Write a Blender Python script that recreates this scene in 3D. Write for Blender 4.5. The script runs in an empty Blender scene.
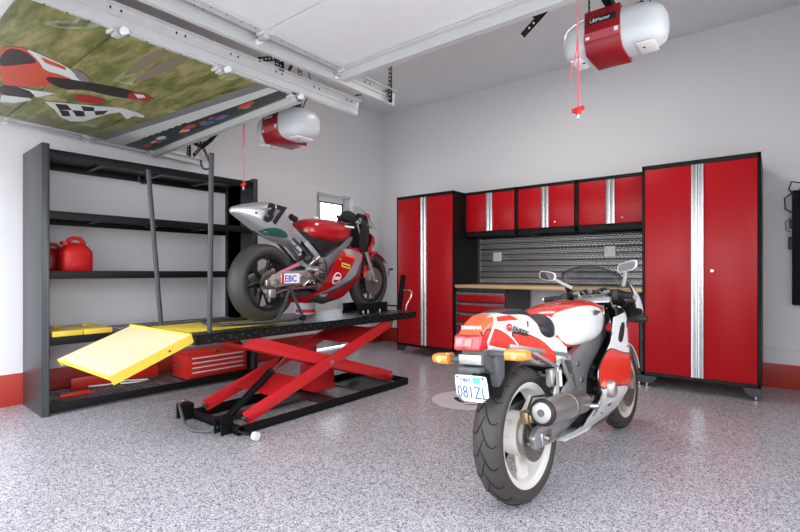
import bpy, bmesh, math, random
from mathutils import Vector, Matrix
random.seed(7)
PI = math.pi
SC = bpy.context.scene
COL = SC.collection

# ------------------------------------------------------------------ camera, world, light, exposure
cam = bpy.data.cameras.new('camera')
cam_o = bpy.data.objects.new('camera', cam); COL.objects.link(cam_o)
cam.sensor_width = 36; cam.lens = 472/800*36; cam.shift_y = 6/800
cam.clip_start = .02; cam.clip_end = 300
cam_o.location = (4.96, -5.81, 1.109); cam_o.rotation_euler = (PI/2, 0, .6697)
SC.camera = cam_o

world = bpy.data.worlds.new('overcast_sky'); SC.world = world; world.use_nodes = True
wn = world.node_tree.nodes; wl = world.node_tree.links
bg = wn['Background']
tc = wn.new('ShaderNodeTexCoord'); sep = wn.new('ShaderNodeSeparateXYZ'); rmp = wn.new('ShaderNodeValToRGB')
wl.new(tc.outputs['Generated'], sep.inputs[0]); wl.new(sep.outputs['Z'], rmp.inputs[0]); wl.new(rmp.outputs[0], bg.inputs['Color'])
rmp.color_ramp.elements[0].color = (.93, .95, 1, 1); rmp.color_ramp.elements[1].color = (.80, .86, 1, 1)
bg.inputs['Strength'].default_value = 5.0

def area(name, loc, rot, sx, sy, power, color=(1,1,1), portal=False):
    l = bpy.data.lights.new(name, 'AREA'); l.shape = 'RECTANGLE'; l.size = sx; l.size_y = sy; l.energy = power; l.color = color
    o = bpy.data.objects.new(name, l); COL.objects.link(o); o.location = loc; o.rotation_euler = rot
    if portal: l.cycles.is_portal = True
    return o
# portals in the two garage door openings and the added right-hand window: they only guide sampling of the sky
area('sky_portal_left', (1.275, -5.62, 1.1), (PI/2, 0, 0), 2.2, 2.2, 1, portal=True)
area('sky_portal_right', (4.0, -5.62, 1.1), (PI/2, 0, 0), 2.7, 2.2, 1, portal=True)
area('sky_portal_side', (5.9, -3.9, 1.6), (0, PI/2, 0), 1.7, 2.6, 1, portal=True)
# fill light added under the ceiling to lift the far walls
area('ceiling_fill_light', (3.1, -1.9, 3.5), (0, 0, 0), 1.2, .3, 30, (1, .97, .93))
SC.view_settings.view_transform = 'Standard'; SC.view_settings.look = 'None'
SC.view_settings.gamma = 1; SC.view_settings.use_curve_mapping = False
SC.view_settings.exposure = 0.10

# ------------------------------------------------------------------ materials
def mat(name, col, rough=.5, metal=0, coat=0, emis=None, spec=.5, bump=None, trans=0, ior=1.45, alpha=1):
    m = bpy.data.materials.new(name); m.use_nodes = True
    b = m.node_tree.nodes['Principled BSDF']
    b.inputs['Base Color'].default_value = (*col, 1); b.inputs['Roughness'].default_value = rough
    b.inputs['Metallic'].default_value = metal; b.inputs['Coat Weight'].default_value = coat
    b.inputs['Specular IOR Level'].default_value = spec
    b.inputs['Transmission Weight'].default_value = trans; b.inputs['IOR'].default_value = ior
    b.inputs['Alpha'].default_value = alpha
    if emis: b.inputs['Emission Color'].default_value = (*emis[:3], 1); b.inputs['Emission Strength'].default_value = emis[3]
    N = m.node_tree.nodes; L = m.node_tree.links
    # a faint procedural variation in every material
    t = N.new('ShaderNodeTexCoord'); n = N.new('ShaderNodeTexNoise'); n.inputs['Scale'].default_value = (bump[0] if bump else 12)
    n.inputs['Detail'].default_value = 4
    L.new(t.outputs['Object'], n.inputs['Vector'])
    mx = N.new('ShaderNodeMix'); mx.data_type = 'RGBA'; mx.inputs['A'].default_value = (*[c*.94 for c in col], 1)
    mx.inputs['B'].default_value = (*[min(1, c*1.05) for c in col], 1)
    L.new(n.outputs['Fac'], mx.inputs['Factor']); L.new(mx.outputs['Result'], b.inputs['Base Color'])
    if bump:
        bp = N.new('ShaderNodeBump'); bp.inputs['Strength'].default_value = bump[1]; bp.inputs['Distance'].default_value = bump[2]
        L.new(n.outputs['Fac'], bp.inputs['Height']); L.new(bp.outputs[0], b.inputs['Normal'])
    return m

M = {}
M['wall'] = mat('wall_paint', (.82, .815, .82), .75, bump=(60, .1, .002))
M['ceiling'] = mat('ceiling_paint', (.80, .795, .80), .8)
M['white_trim'] = mat('white_trim', (.72, .73, .74), .45)
M['red_base'] = mat('red_painted_concrete', (.42, .035, .02), .4, bump=(25, .4, .006))
M['door_white'] = mat('door_white_steel', (.74, .74, .73), .42)
M['track'] = mat('galvanised_white_track', (.56, .565, .56), .42, metal=.2)
M['black_steel'] = mat('black_powder_steel', (.006, .0065, .007), .45, spec=.22)
M['black_cab'] = mat('black_cabinet_steel', (.007, .008, .008), .45, spec=.22)
M['dark_grey'] = mat('dark_grey_steel', (.040, .044, .045), .36, spec=.4)
M['cab_red'] = mat('cabinet_red', (.43, .004, .009), .33, spec=.32)
M['alu'] = mat('brushed_aluminium', (.62, .63, .63), .26, metal=1)
M['chrome'] = mat('chrome', (.75, .75, .75), .1, metal=1)
M['bamboo'] = mat('bamboo_worktop', (.62, .40, .20), .4)
M['outlet'] = mat('outlet_white', (.80, .80, .78), .4)
M['yellow'] = mat('yellow_paint', (.78, .56, .06), .38, bump=(60, .1, .001))
M['paleyellow'] = mat('pale_yellow_grip_paint', (.74, .67, .40), .5, bump=(140, .25, .001))
M['lift_red'] = mat('lift_red_paint', (.62, .018, .022), .28, coat=.3)
M['tool_red'] = mat('toolbox_red', (.62, .025, .015), .3, coat=.2)
M['plastic_red'] = mat('red_can_plastic', (.55, .01, .01), .4)
M['rubber'] = mat('rubber', (.022, .021, .020), .62, bump=(120, .2, .001))
M['tyre'] = mat('road_tyre_rubber', (.050, .044, .038), .58, bump=(90, .25, .001))
M['tyre_groove'] = mat('tyre_groove_black', (.006, .006, .006), .8)
M['slick'] = mat('slick_tyre_rubber', (.040, .038, .037), .48)
M['wheel_white'] = mat('white_wheel_paint', (.72, .70, .64), .35, coat=.3)
M['wheel_black'] = mat('black_wheel_paint', (.012, .012, .013), .3)
M['bike_red'] = mat('bike_orange_red', (.78, .04, .02), .22, coat=.6)
M['tail_orange'] = mat('sunfaded_tail_orange', (.86, .13, .045), .25, coat=.5)
M['bike_white'] = mat('bike_white', (.78, .79, .77), .22, coat=.6)
M['race_red'] = mat('race_bike_red', (.42, .006, .012), .22, coat=.6)
M['silver'] = mat('silver_paint', (.50, .51, .53), .3, metal=.6, coat=.3)
M['castalu'] = mat('cast_aluminium', (.50, .49, .46), .36, metal=.85, bump=(60, .2, .001))
M['frame_alu'] = mat('frame_aluminium', (.38, .38, .375), .33, metal=.7, coat=.1)
M['muffler'] = mat('muffler_aluminium', (.40, .385, .365), .32, metal=.85)
M['steel'] = mat('bare_steel', (.36, .34, .31), .35, metal=1)
M['brass'] = mat('gold_caliper', (.36, .27, .15), .38, metal=.8)
M['goldrotor'] = mat('brake_rotor', (.34, .30, .26), .35, metal=.9)
M['engine'] = mat('engine_black', (.03, .03, .03), .45, bump=(40, .5, .004))
M['seat'] = mat('black_seat_vinyl', (.018, .018, .02), .42, bump=(200, .2, .0006))
M['black_plastic'] = mat('black_plastic', (.015, .015, .016), .4)
M['grey_plastic'] = mat('grey_plastic', (.10, .105, .11), .45)
M['taillens'] = mat('red_lens', (.62, .015, .02), .12, coat=1)
M['taillens_pale'] = mat('pale_red_lens', (.75, .16, .15), .12, coat=1)
M['amber'] = mat('amber_lens', (.90, .30, .03), .12, coat=1)
M['amber_light'] = mat('amber_lens_inner', (1.0, .62, .20), .15, coat=1)
M['plate'] = mat('plate_white', (.78, .82, .84), .35)
M['plate_blue'] = mat('plate_blue', (.05, .12, .30), .4)
M['plate_green'] = mat('plate_green_sticker', (.12, .55, .45), .4)
M['ink'] = mat('black_ink', (.01, .01, .012), .5)
M['white_ink'] = mat('white_ink', (.85, .85, .85), .5)
M['red_ink'] = mat('red_ink', (.60, .015, .02), .4)
M['blue_ink'] = mat('blue_ink', (.03, .05, .42), .4)
M['yellow_ink'] = mat('yellow_ink', (.85, .62, .05), .4)
M['pink_ink'] = mat('pink_ink', (.72, .16, .26), .4)
M['green_patch'] = mat('dark_green_plastic', (.02, .085, .065), .25)
M['mirror'] = mat('mirror_glass', (.42, .43, .44), .03, metal=1)
M['opener_white'] = mat('opener_white_plastic', (.62, .65, .66), .32)
M['opener_red'] = mat('opener_red_panel', (.27, .008, .014), .3)
M['opener_red_lit'] = mat('opener_lit_red_band', (.50, .10, .12), .3)  # lit copy of the panel red, light painted into the colour
M['cord'] = mat('red_cord', (.75, .10, .12), .6)
M['handle_red'] = mat('red_handle_plastic', (.65, .01, .015), .4)
M['orange_ink'] = mat('orange_plastic', (.9, .25, .03), .4)
M['disc_white'] = mat('white_floor_vinyl', (.66, .66, .70), .3)
M['bucket'] = mat('bucket_white', (.60, .62, .63), .45)
M['concrete'] = mat('driveway_concrete', (.50, .49, .47), .85, bump=(8, .3, .01))
M['outer_wall'] = mat('outer_wall_white', (.65, .65, .65), .8)
M['pouch'] = mat('black_fabric', (.008, .008, .009), .9)
M['mur_road'] = mat('mural_road_grey', (.20, .20, .20), .45)
M['mur_white'] = mat('mural_white', (.62, .64, .63), .45)
M['mur_dark'] = mat('mural_dark', (.03, .045, .045), .45)
M['mur_black'] = mat('mural_black', (.028, .02, .02), .45)
M['mur_red'] = mat('mural_red', (.55, .07, .035), .45)
M['mur_red2'] = mat('mural_deep_red', (.38, .02, .03), .45)
M['mur_blue'] = mat('mural_blue', (.04, .13, .42), .45)
M['mur_dirt'] = mat('mural_dirt', (.21, .17, .115), .45)
M['mur_purple'] = mat('mural_purple_grey', (.22, .17, .20), .45)

def glass(name, col, rough, fac):
    m = bpy.data.materials.new(name); m.use_nodes = True; N = m.node_tree.nodes; L = m.node_tree.links
    N.remove(N['Principled BSDF']); out = N['Material Output']
    tr = N.new('ShaderNodeBsdfTransparent'); tr.inputs[0].default_value = (*col, 1)
    gl = N.new('ShaderNodeBsdfGlossy'); gl.inputs['Roughness'].default_value = rough
    fr = N.new('ShaderNodeLayerWeight'); fr.inputs['Blend'].default_value = .5
    pw = N.new('ShaderNodeMath'); pw.operation = 'POWER'; pw.inputs[1].default_value = 4.0
    mp = N.new('ShaderNodeMath'); mp.operation = 'MULTIPLY_ADD'; mp.inputs[1].default_value = .5; mp.inputs[2].default_value = fac
    mx = N.new('ShaderNodeMixShader')
    L.new(fr.outputs['Facing'], pw.inputs[0]); L.new(pw.outputs[0], mp.inputs[0]); L.new(mp.outputs[0], mx.inputs[0]); L.new(tr.outputs[0], mx.inputs[1]); L.new(gl.outputs[0], mx.inputs[2])
    L.new(mx.outputs[0], out.inputs[0]); return m
M['clear'] = glass('clear_pane', (.93, .95, .95), .03, .02)
M['smoke'] = glass('smoked_screen', (.80, .81, .82), .05, .03)

def floor_mat():
    m = mat('epoxy_flake_floor', (.6, .6, .6), .2, coat=.0); N = m.node_tree.nodes; L = m.node_tree.links
    b = N['Principled BSDF']; t = N.new('ShaderNodeTexCoord')
    v = N.new('ShaderNodeTexVoronoi'); v.inputs['Scale'].default_value = 210; L.new(t.outputs['Object'], v.inputs['Vector'])
    bw = N.new('ShaderNodeSeparateColor'); L.new(v.outputs['Color'], bw.inputs[0])
    r = N.new('ShaderNodeValToRGB'); r.color_ramp.interpolation = 'CONSTANT'
    cr = r.color_ramp; cols = [(0, (.045, .045, .05)), (.07, (.22, .215, .23)), (.20, (.40, .39, .41)), (.50, (.52, .51, .53)), (.78, (.68, .67, .69)), (.93, (.40, .35, .36))]
    while len(cr.elements) < len(cols): cr.elements.new(.5)
    for e, (p, c) in zip(cr.elements, cols): e.position = p; e.color = (*c, 1)
    L.new(bw.outputs[0], r.inputs[0])
    v2 = N.new('ShaderNodeTexVoronoi'); v2.inputs['Scale'].default_value = 95; L.new(t.outputs['Object'], v2.inputs['Vector'])
    s2 = N.new('ShaderNodeSeparateColor'); L.new(v2.outputs['Color'], s2.inputs[0])
    r2 = N.new('ShaderNodeValToRGB'); r2.color_ramp.interpolation = 'CONSTANT'
    e = r2.color_ramp.elements; e[0].color = (.72, .72, .74, 1); e[1].position = .18; e[1].color = (1, 1, 1, 1)
    L.new(s2.outputs[1], r2.inputs[0])
    mu = N.new('ShaderNodeMix'); mu.data_type = 'RGBA'; mu.blend_type = 'MULTIPLY'; mu.inputs['Factor'].default_value = 1
    L.new(r.outputs[0], mu.inputs['A']); L.new(r2.outputs[0], mu.inputs['B']); L.new(mu.outputs['Result'], b.inputs['Base Color'])
    b.inputs['Roughness'].default_value = .23
    n = N.new('ShaderNodeTexNoise'); n.inputs['Scale'].default_value = 90; L.new(t.outputs['Object'], n.inputs['Vector'])
    bp = N.new('ShaderNodeBump'); bp.inputs['Strength'].default_value = .25; bp.inputs['Distance'].default_value = .002
    L.new(n.outputs['Fac'], bp.inputs['Height']); L.new(bp.outputs[0], b.inputs['Normal'])
    return m
M['floor'] = floor_mat()

def tread_mat(name, col, axis, pitch, rough=.28, metal=1, dist=.003):
    """raised bars set alternately, on the plane of two axes"""
    m = bpy.data.materials.new(name); m.use_nodes = True; N = m.node_tree.nodes; L = m.node_tree.links
    b = N['Principled BSDF']; b.inputs['Base Color'].default_value = (*col, 1); b.inputs['Metallic'].default_value = metal; b.inputs['Roughness'].default_value = rough
    t = N.new('ShaderNodeTexCoord'); s = N.new('ShaderNodeSeparateXYZ'); L.new(t.outputs['Object'], s.inputs[0])
    def mt(op, a, bb=None):
        n = N.new('ShaderNodeMath'); n.operation = op
        for i, x in enumerate((a, bb)):
            if x is None: continue
            if isinstance(x, (int, float)): n.inputs[i].default_value = x
            else: L.new(x, n.inputs[i])
        return n.outputs[0]
    u = mt('MULTIPLY', s.outputs[axis[0]], PI/pitch); w = mt('MULTIPLY', s.outputs[axis[1]], PI/pitch)
    p = mt('ADD', u, w); q = mt('SUBTRACT', u, w)
    a1 = mt('MULTIPLY', mt('ABSOLUTE', mt('SINE', p)), mt('POWER', mt('ABSOLUTE', mt('SINE', q)), 5.0))
    a2 = mt('MULTIPLY', mt('ABSOLUTE', mt('COSINE', q)), mt('POWER', mt('ABSOLUTE', mt('COSINE', p)), 5.0))
    h = mt('MINIMUM', mt('MAXIMUM', a1, a2), .75)
    bp = N.new('ShaderNodeBump'); bp.inputs['Strength'].default_value = 1; bp.inputs['Distance'].default_value = dist
    L.new(h, bp.inputs['Height']); L.new(bp.outputs[0], b.inputs['Normal'])
    return m
M['diamond'] = tread_mat('diamond_plate_aluminium', (.40, .41, .42), (0, 2), .042, .27, 1, .006)
M['deck'] = tread_mat('black_tread_plate', (.02, .02, .022), (0, 1), .034, .26, .2, .004)

def mural_mat():
    m = mat('mural_grass_print', (.2, .2, .1), .38); N = m.node_tree.nodes; L = m.node_tree.links; b = N['Principled BSDF']
    t = N.new('ShaderNodeTexCoord'); mp = N.new('ShaderNodeMapping'); mp.inputs['Scale'].default_value = (1.1, 4.5, 1); mp.inputs['Rotation'].default_value = (0, 0, .12)
    L.new(t.outputs['Object'], mp.inputs[0])
    n = N.new('ShaderNodeTexNoise'); n.inputs['Scale'].default_value = 2.6; n.inputs['Detail'].default_value = 9; n.inputs['Roughness'].default_value = .72
    L.new(mp.outputs[0], n.inputs['Vector'])
    r = N.new('ShaderNodeValToRGB'); cr = r.color_ramp
    cols = [(.30, (.05, .065, .02)), (.43, (.13, .14, .04)), (.52, (.22, .215, .075)), (.62, (.34, .29, .14)), (.72, (.24, .18, .12))]
    while len(cr.elements) < len(cols): cr.elements.new(.5)
    for e, (p, c) in zip(cr.elements, cols): e.position = p; e.color = (*c, 1)
    L.new(n.outputs['Fac'], r.inputs[0]); L.new(r.outputs[0], b.inputs['Base Color'])
    return m
M['mur_grass'] = mural_mat()

# ------------------------------------------------------------------ object helpers
def link(name, me, parent=None):
    o = bpy.data.objects.new(name, me); COL.objects.link(o)
    if parent is not None: o.parent = parent
    return o
def tag(o, label=None, cat=None, group=None, kind=None):
    if label: o['label'] = label
    if cat: o['category'] = cat
    if group: o['group'] = group
    if kind: o['kind'] = kind
    return o
def thing(name, label, cat, loc=(0,0,0), rotz=0, group=None, rot=None, parent=None):
    o = bpy.data.objects.new(name, None); COL.objects.link(o); o.empty_display_size = .1
    o.location = loc; o.rotation_euler = rot if rot else (0, 0, rotz)
    return tag(o, label, cat, group)
def dup(root):
    r = root.copy(); COL.objects.link(r)
    for ch in list(root.children):
        c = ch.copy(); COL.objects.link(c); c.parent = r
        for g in list(ch.children):
            d = g.copy(); COL.objects.link(d); d.parent = c
    return r

class MB:
    """collects shapes in plain lists and links them as one mesh"""
    def __init__(s): s.v = []; s.f = []; s.m = []; s.mi = 0
    def add(s, vs, fs):
        n = len(s.v); s.v += [tuple(v) for v in vs]; s.f += [tuple(i+n for i in f) for f in fs]; s.m += [s.mi]*len(fs); return s
    def mat(s, i): s.mi = i; return s
    def box(s, a, b):
        x0, y0, z0 = [min(p, q) for p, q in zip(a, b)]; x1, y1, z1 = [max(p, q) for p, q in zip(a, b)]
        return s.add([(x0,y0,z0),(x1,y0,z0),(x1,y1,z0),(x0,y1,z0),(x0,y0,z1),(x1,y0,z1),(x1,y1,z1),(x0,y1,z1)],
                     [(0,3,2,1),(4,5,6,7),(0,1,5,4),(1,2,6,5),(2,3,7,6),(3,0,4,7)])
    def bar(s, p, q, w, h, up=(0,0,1)):
        """rectangular bar from p to q, w across, h along up"""
        p = Vector(p); q = Vector(q); d = (q-p).normalized(); u = Vector(up); r = d.cross(u)
        if r.length < 1e-5: r = d.cross(Vector((1,0,0)))
        r.normalize(); u = r.cross(d).normalized()
        vs = [c + r*a*w/2 + u*b*h/2 for c in (p, q) for a, b in ((-1,-1),(1,-1),(1,1),(-1,1))]
        return s.add(vs, [(3,2,1,0),(4,5,6,7),(0,1,5,4),(1,2,6,5),(2,3,7,6),(3,0,4,7)])
    def cyl(s, p, q, r0, r1=None, n=16):
        if r1 is None: r1 = r0
        return s.tube([p, q], [r0, r1], n)
    def tube(s, pts, r, n=10, closed=False, cap=True):
        P = [Vector(p) for p in pts]; k = len(P)
        R = r if isinstance(r, (list, tuple)) else [r]*k
        T = []
        for i in range(k):
            a = P[(i-1) % k] if (closed or i > 0) else P[i]; b = P[(i+1) % k] if (closed or i < k-1) else P[i]
            T.append((b-a).normalized())
        t0 = T[0]; ref = Vector((0,0,1)) if abs(t0.z) < .9 else Vector((1,0,0))
        u = (ref - t0*ref.dot(t0)).normalized(); vs = []
        for i in range(k):
            if i: u = (u - T[i]*u.dot(T[i])); u.normalize()
            w = T[i].cross(u)
            for j in range(n):
                a = 2*PI*j/n; vs.append(P[i] + (u*math.cos(a) + w*math.sin(a))*R[i])
        fs = []
        for i in range(k if closed else k-1):
            for j in range(n):
                a = i*n+j; b = i*n+(j+1) % n; c = ((i+1) % k)*n+(j+1) % n; d = ((i+1) % k)*n+j
                fs.append((a, b, c, d))
        if cap and not closed: fs.append(tuple(range(n-1, -1, -1))); fs.append(tuple((k-1)*n+j for j in range(n)))
        return s.add(vs, fs)
    def lathe(s, prof, c=(0,0,0), axis='y', n=48, a0=0, a1=2*PI, closed=False):
        """prof: (radius, offset along axis)"""
        c = Vector(c); full = abs(a1-a0-2*PI) < 1e-6; m = n if full else n+1; vs = []; k = len(prof)
        for i in range(m):
            a = a0+(a1-a0)*i/n; ca, sa = math.cos(a), math.sin(a)
            for r, h in prof:
                v = {'x': (h, r*ca, r*sa), 'y': (r*ca, h, r*sa), 'z': (r*ca, r*sa, h)}[axis]
                vs.append(c+Vector(v))
        fs = []
        for i in range(n):
            i2 = (i+1) % m
            for j in range(k if closed else k-1): 
                j2 = (j+1) % k
                fs.append((i*k+j, i2*k+j, i2*k+j2, i*k+j2))
        return s.add(vs, fs)
    def disc(s, c, r, axis='y', n=32, t=.004):
        return s.lathe([(0, -t/2), (r, -t/2), (r, t/2), (0, t/2)], c, axis, n)
    def prism(s, poly, fn, t0, t1):
        """poly of 2-D points carried by fn(a, b, t) at the two depths t0, t1"""
        k = len(poly)
        return s.add([fn(a, b, t0) for a, b in poly]+[fn(a, b, t1) for a, b in poly],
              [tuple(range(k-1, -1, -1)), tuple(range(k, 2*k))]+[(i, (i+1) % k, (i+1) % k+k, i+k) for i in range(k)])
    def loft(s, rings, cap=True):
        n = len(rings[0]); k = len(rings); vs = [p for r in rings for p in r]
        fs = [(i*n+j, i*n+(j+1) % n, (i+1)*n+(j+1) % n, (i+1)*n+j) for i in range(k-1) for j in range(n)]
        if cap: fs.append(tuple(range(n-1, -1, -1))); fs.append(tuple((k-1)*n+j for j in range(n)))
        return s.add(vs, fs)
    def build(s, name, mats, parent=None, bevel=0, seg=2, smooth=35, recalc=True, color=None, loc=None):
        me = bpy.data.meshes.new(name); me.from_pydata(s.v, [], s.f)
        mats = mats if isinstance(mats, (list, tuple)) else [mats]
        for m in mats: me.materials.append(M[m] if isinstance(m, str) else m)
        for p, i in zip(me.polygons, s.m): p.material_index = i
        bm = bmesh.new(); bm.from_mesh(me)
        if recalc: bmesh.ops.remove_doubles(bm, verts=bm.verts, dist=1e-6); bmesh.ops.recalc_face_normals(bm, faces=bm.faces)
        if bevel:
            es = [e for e in bm.edges if len(e.link_faces) == 2 and e.calc_face_angle(0) > math.radians(40)]
            bmesh.ops.bevel(bm, geom=es, offset=bevel, segments=seg, profile=.5, affect='EDGES', clamp_overlap=True)
        if color:
            for f in bm.faces: f.material_index = color(f.calc_center_median(), f.normal)
        for f in bm.faces: f.smooth = True
        bm.to_mesh(me); bm.free(); me.set_sharp_from_angle(angle=math.radians(smooth))
        o = link(name, me, parent)
        if loc: o.location = loc
        return o
def struct(name, mb, m, parent=None, **k):
    o = mb.build(name, m, parent, **k)
    if parent is None: o['kind'] = 'structure'
    return o

def inside(x, y, poly):
    c = False; j = len(poly)-1
    for i in range(len(poly)):
        xi, yi = poly[i]; xj, yj = poly[j]
        if (yi > y) != (yj > y) and x < (xj-xi)*(y-yi)/(yj-yi)+xi: c = not c
        j = i
    return c
def smooth_poly(poly, it=2):
    """rounds the corners of an outline by cutting them"""
    for _ in range(it):
        q = []
        for i in range(len(poly)):
            a = poly[i]; b = poly[(i+1) % len(poly)]
            q += [(a[0]*.78+b[0]*.22, a[1]*.78+b[1]*.22), (a[0]*.22+b[0]*.78, a[1]*.22+b[1]*.78)]
        poly = q
    return poly
def panel(name, poly, surf, off, thick, m, parent, step=.03, rnd=1, smooth=40):
    """curved sheet with the given outline: surf(a, b, t) carries a point to the surface, t outward"""
    if rnd: poly = smooth_poly(poly, rnd)
    bm = bmesh.new(); vs = [bm.verts.new((a, b, 0)) for a, b in poly]
    bm.faces.new(vs); bmesh.ops.triangulate(bm, faces=bm.faces)
    for ax in (0, 1):
        lo = min(p[ax] for p in poly); hi = max(p[ax] for p in poly); k = int((hi-lo)/step)
        for i in range(1, k+1):
            co = [0, 0, 0]; co[ax] = lo+i*step; no = [0, 0, 0]; no[ax] = 1
            bmesh.ops.bisect_plane(bm, geom=bm.verts[:]+bm.edges[:]+bm.faces[:], plane_co=co, plane_no=no)
    bm.verts.ensure_lookup_table(); bm.verts.index_update()
    flat = [(v.co.x, v.co.y) for v in bm.verts]; fs = [[v.index for v in f.verts] for f in bm.faces]
    bd = [[v.index for v in e.verts] for e in bm.edges if len(e.link_faces) == 1]; bm.free()
    n = len(flat); V = [surf(a, b, off) for a, b in flat]+[surf(a, b, off-thick) for a, b in flat]
    F = [tuple(f) for f in fs]+[tuple(i+n for i in reversed(f)) for f in fs]+[(a, b, b+n, a+n) for a, b in bd]
    mb = MB(); mb.add(V, F); return mb.build(name, m, parent, smooth=smooth)

def text(name, s, size, m, parent, org, xd, yd, depth=.002, bold=0, sx=1, align='LEFT', shear=0):
    c = bpy.data.curves.new(name, 'FONT'); c.body = s; c.size = size; c.extrude = depth/2; c.offset = bold; c.align_x = align; c.shear = shear
    c.resolution_u = 3
    t = bpy.data.objects.new(name, c); COL.objects.link(t)
    bpy.context.view_layer.update()
    me = bpy.data.meshes.new_from_object(t.evaluated_get(bpy.context.evaluated_depsgraph_get()))
    bpy.data.objects.remove(t); me.name = name
    X = Vector(xd).normalized(); Y = Vector(yd); Y = (Y-X*Y.dot(X)).normalized(); Z = X.cross(Y); O = Vector(org)
    for v in me.vertices:
        a, b, cc = v.co; v.co = O+X*a*sx+Y*b+Z*cc
    me.materials.clear(); me.materials.append(M[m])
    return link(name, me, parent)

def interp(keys, s):
    """smooth interpolation of rows of numbers keyed by the first one"""
    if s <= keys[0][0]: return keys[0][1:]
    for i in range(len(keys)-1):
        a, b = keys[i], keys[i+1]
        if s <= b[0]:
            t = (s-a[0])/(b[0]-a[0]); pa = keys[i-1] if i > 0 else a; nb = keys[i+2] if i+2 < len(keys) else b
            out = []
            for j in range(1, len(a)):
                m0 = ((b[j]-pa[j])/(b[0]-pa[0]) if b[0] != pa[0] else 0)*(b[0]-a[0]); m1 = ((nb[j]-a[j])/(nb[0]-a[0]) if nb[0] != a[0] else 0)*(b[0]-a[0])
                t2 = t*t; t3 = t2*t
                out.append((2*t3-3*t2+1)*a[j]+(t3-2*t2+t)*m0+(-2*t3+3*t2)*b[j]+(t3-t2)*m1)
            return out
    return keys[-1][1:]
def ring(x, ztop, zbot, hw, nu=2.4, nd=2.4, n=40, bias=.5):
    """closed superellipse section; bias sets how high the widest line is"""
    zc = zbot+(ztop-zbot)*bias; pts = []
    for j in range(n):
        a = 2*PI*j/n; ca, sa = math.cos(a), math.sin(a); e = nu if sa >= 0 else nd
        y = hw*math.copysign(abs(ca)**(2/e), ca); z = (ztop-zc if sa >= 0 else zc-zbot)*math.copysign(abs(sa)**(2/e), sa)
        pts.append((x, y, zc+z))
    return pts
def body(name, keys, m, parent, k=40, n=48, **kw):
    """keys: x, ztop, zbot, halfwidth, nu, nd, bias"""
    x0, x1 = keys[0][0], keys[-1][0]; mb = MB(); rs = []
    for i in range(k+1):
        x = x0+(x1-x0)*i/k; p = interp(keys, x); rs.append(ring(x, p[0], p[1], max(.004, p[2]), p[3], p[4], n, p[5]))
    mb.loft(rs); return mb.build(name, m, parent, smooth=kw.pop('smooth', 50), **kw)

# ================================================================== the setting
H = 3.62; XR = 5.75; YF = -5.5
struct('floor', MB().box((-.32, YF-.26, -.1), (XR+.2, .2, 0)), 'floor')
struct('ground', MB().box((-14, -30, -.16), (20, YF-.26, -.02)), 'concrete')
struct('ceiling', MB().box((-.32, YF-.26, H), (XR+.2, .2, H+.12)), 'ceiling')
struct('wall_back', MB().box((-.32, 0, 0), (XR+.2, .2, H)), 'wall')
WY0, WY1, WZ0, WZ1 = -5.2, -2.6, .75, 2.45    # wide unseen window added in the right wall to bring in sidelight
w = MB(); w.box((XR, YF, 0), (XR+.2, WY0, H)); w.box((XR, WY1, 0), (XR+.2, 0, H)); w.box((XR, WY0, 0), (XR+.2, WY1, WZ0)); w.box((XR, WY0, WZ1), (XR+.2, WY1, H))
struct('wall_right', w, 'wall')
m = MB()
for a, b in ((WY0, WY0+.05), (-3.925, -3.875), (WY1-.05, WY1)): m.box((XR+.08, a, WZ0), (XR+.13, b, WZ1))
m.box((XR+.08, WY0, WZ0), (XR+.13, WY1, WZ0+.05)); m.box((XR+.08, WY0, WZ1-.05), (XR+.13, WY1, WZ1))
struct('added_window_1', m, 'white_trim')
DY0, DY1, DZ = -1.40, -.69, 2.235            # side door opening in the left wall
w = MB(); w.box((-.16, YF, 0), (0, DY0, H)); w.box((-.16, DY1, 0), (0, 0, H)); w.box((-.16, DY0, DZ), (0, DY1, H))
struct('wall_left', w, 'wall')
w = MB(); HD = 2.2
for a, b in ((-.32, .15), (2.40, 2.62), (5.32, XR+.2)): w.box((a, YF-.26, 0), (b, YF, H))
w.box((.15, YF-.26, HD), (2.40, YF, H)); w.box((2.62, YF-.26, HD), (5.32, YF, H))
struct('wall_front', w, 'wall')
struct('baseboard_left', MB().box((0, YF, 0), (.018, DY0-.02, .262)).box((0, DY1+.16, 0), (.018, 0, .25)), 'red_base', bevel=.003)
struct('baseboard_back', MB().box((.018, -.018, 0), (XR, 0, .228)), 'red_base', bevel=.003)
struct('trim_1', MB().box((.0, -.012, .36), (XR, 0, .372)), 'white_trim')
struct('baseboard_right', MB().box((XR-.018, YF, 0), (XR, -.02, .228)), 'red_base')
# side door
d1 = struct('door_1', MB().box((-.15, DY0+.025, .02), (-.105, -1.27, DZ-.03)).box((-.15, -.80, .02), (-.105, DY1-.02, DZ-.03))
            .box((-.15, -1.27, 2.12), (-.105, -.80, DZ-.03)).box((-.15, -1.27, .02), (-.105, -.80, 1.05)), 'door_white', bevel=.003)
struct('door_frame', MB().box((-.16, DY0, 0), (-.07, DY0+.025, DZ)).box((-.16, DY1-.02, 0), (-.07, DY1, DZ)).box((-.16, DY0, DZ-.03), (-.07, DY1, DZ)), 'white_trim', d1)
struct('glazing_bead', MB().box((-.104, -1.27, 1.05), (-.098, -.80, 1.07)).box((-.104, -1.27, 2.10), (-.098, -.80, 2.12)).box((-.104, -1.27, 1.05), (-.098, -1.25, 2.12)).box((-.104, -.82, 1.05), (-.098, -.80, 2.12)), 'black_plastic', d1)
struct('pane', MB().box((-.132, -1.265, 1.055), (-.126, -.805, 2.115)), 'clear', d1)
hd = struct('door_handle', MB().cyl((-.105, -.745, 1.0), (-.05, -.745, 1.0), .012).cyl((-.055, -.745, 1.0), (-.055, -.85, 1.0), .01), 'alu', d1)

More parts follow.
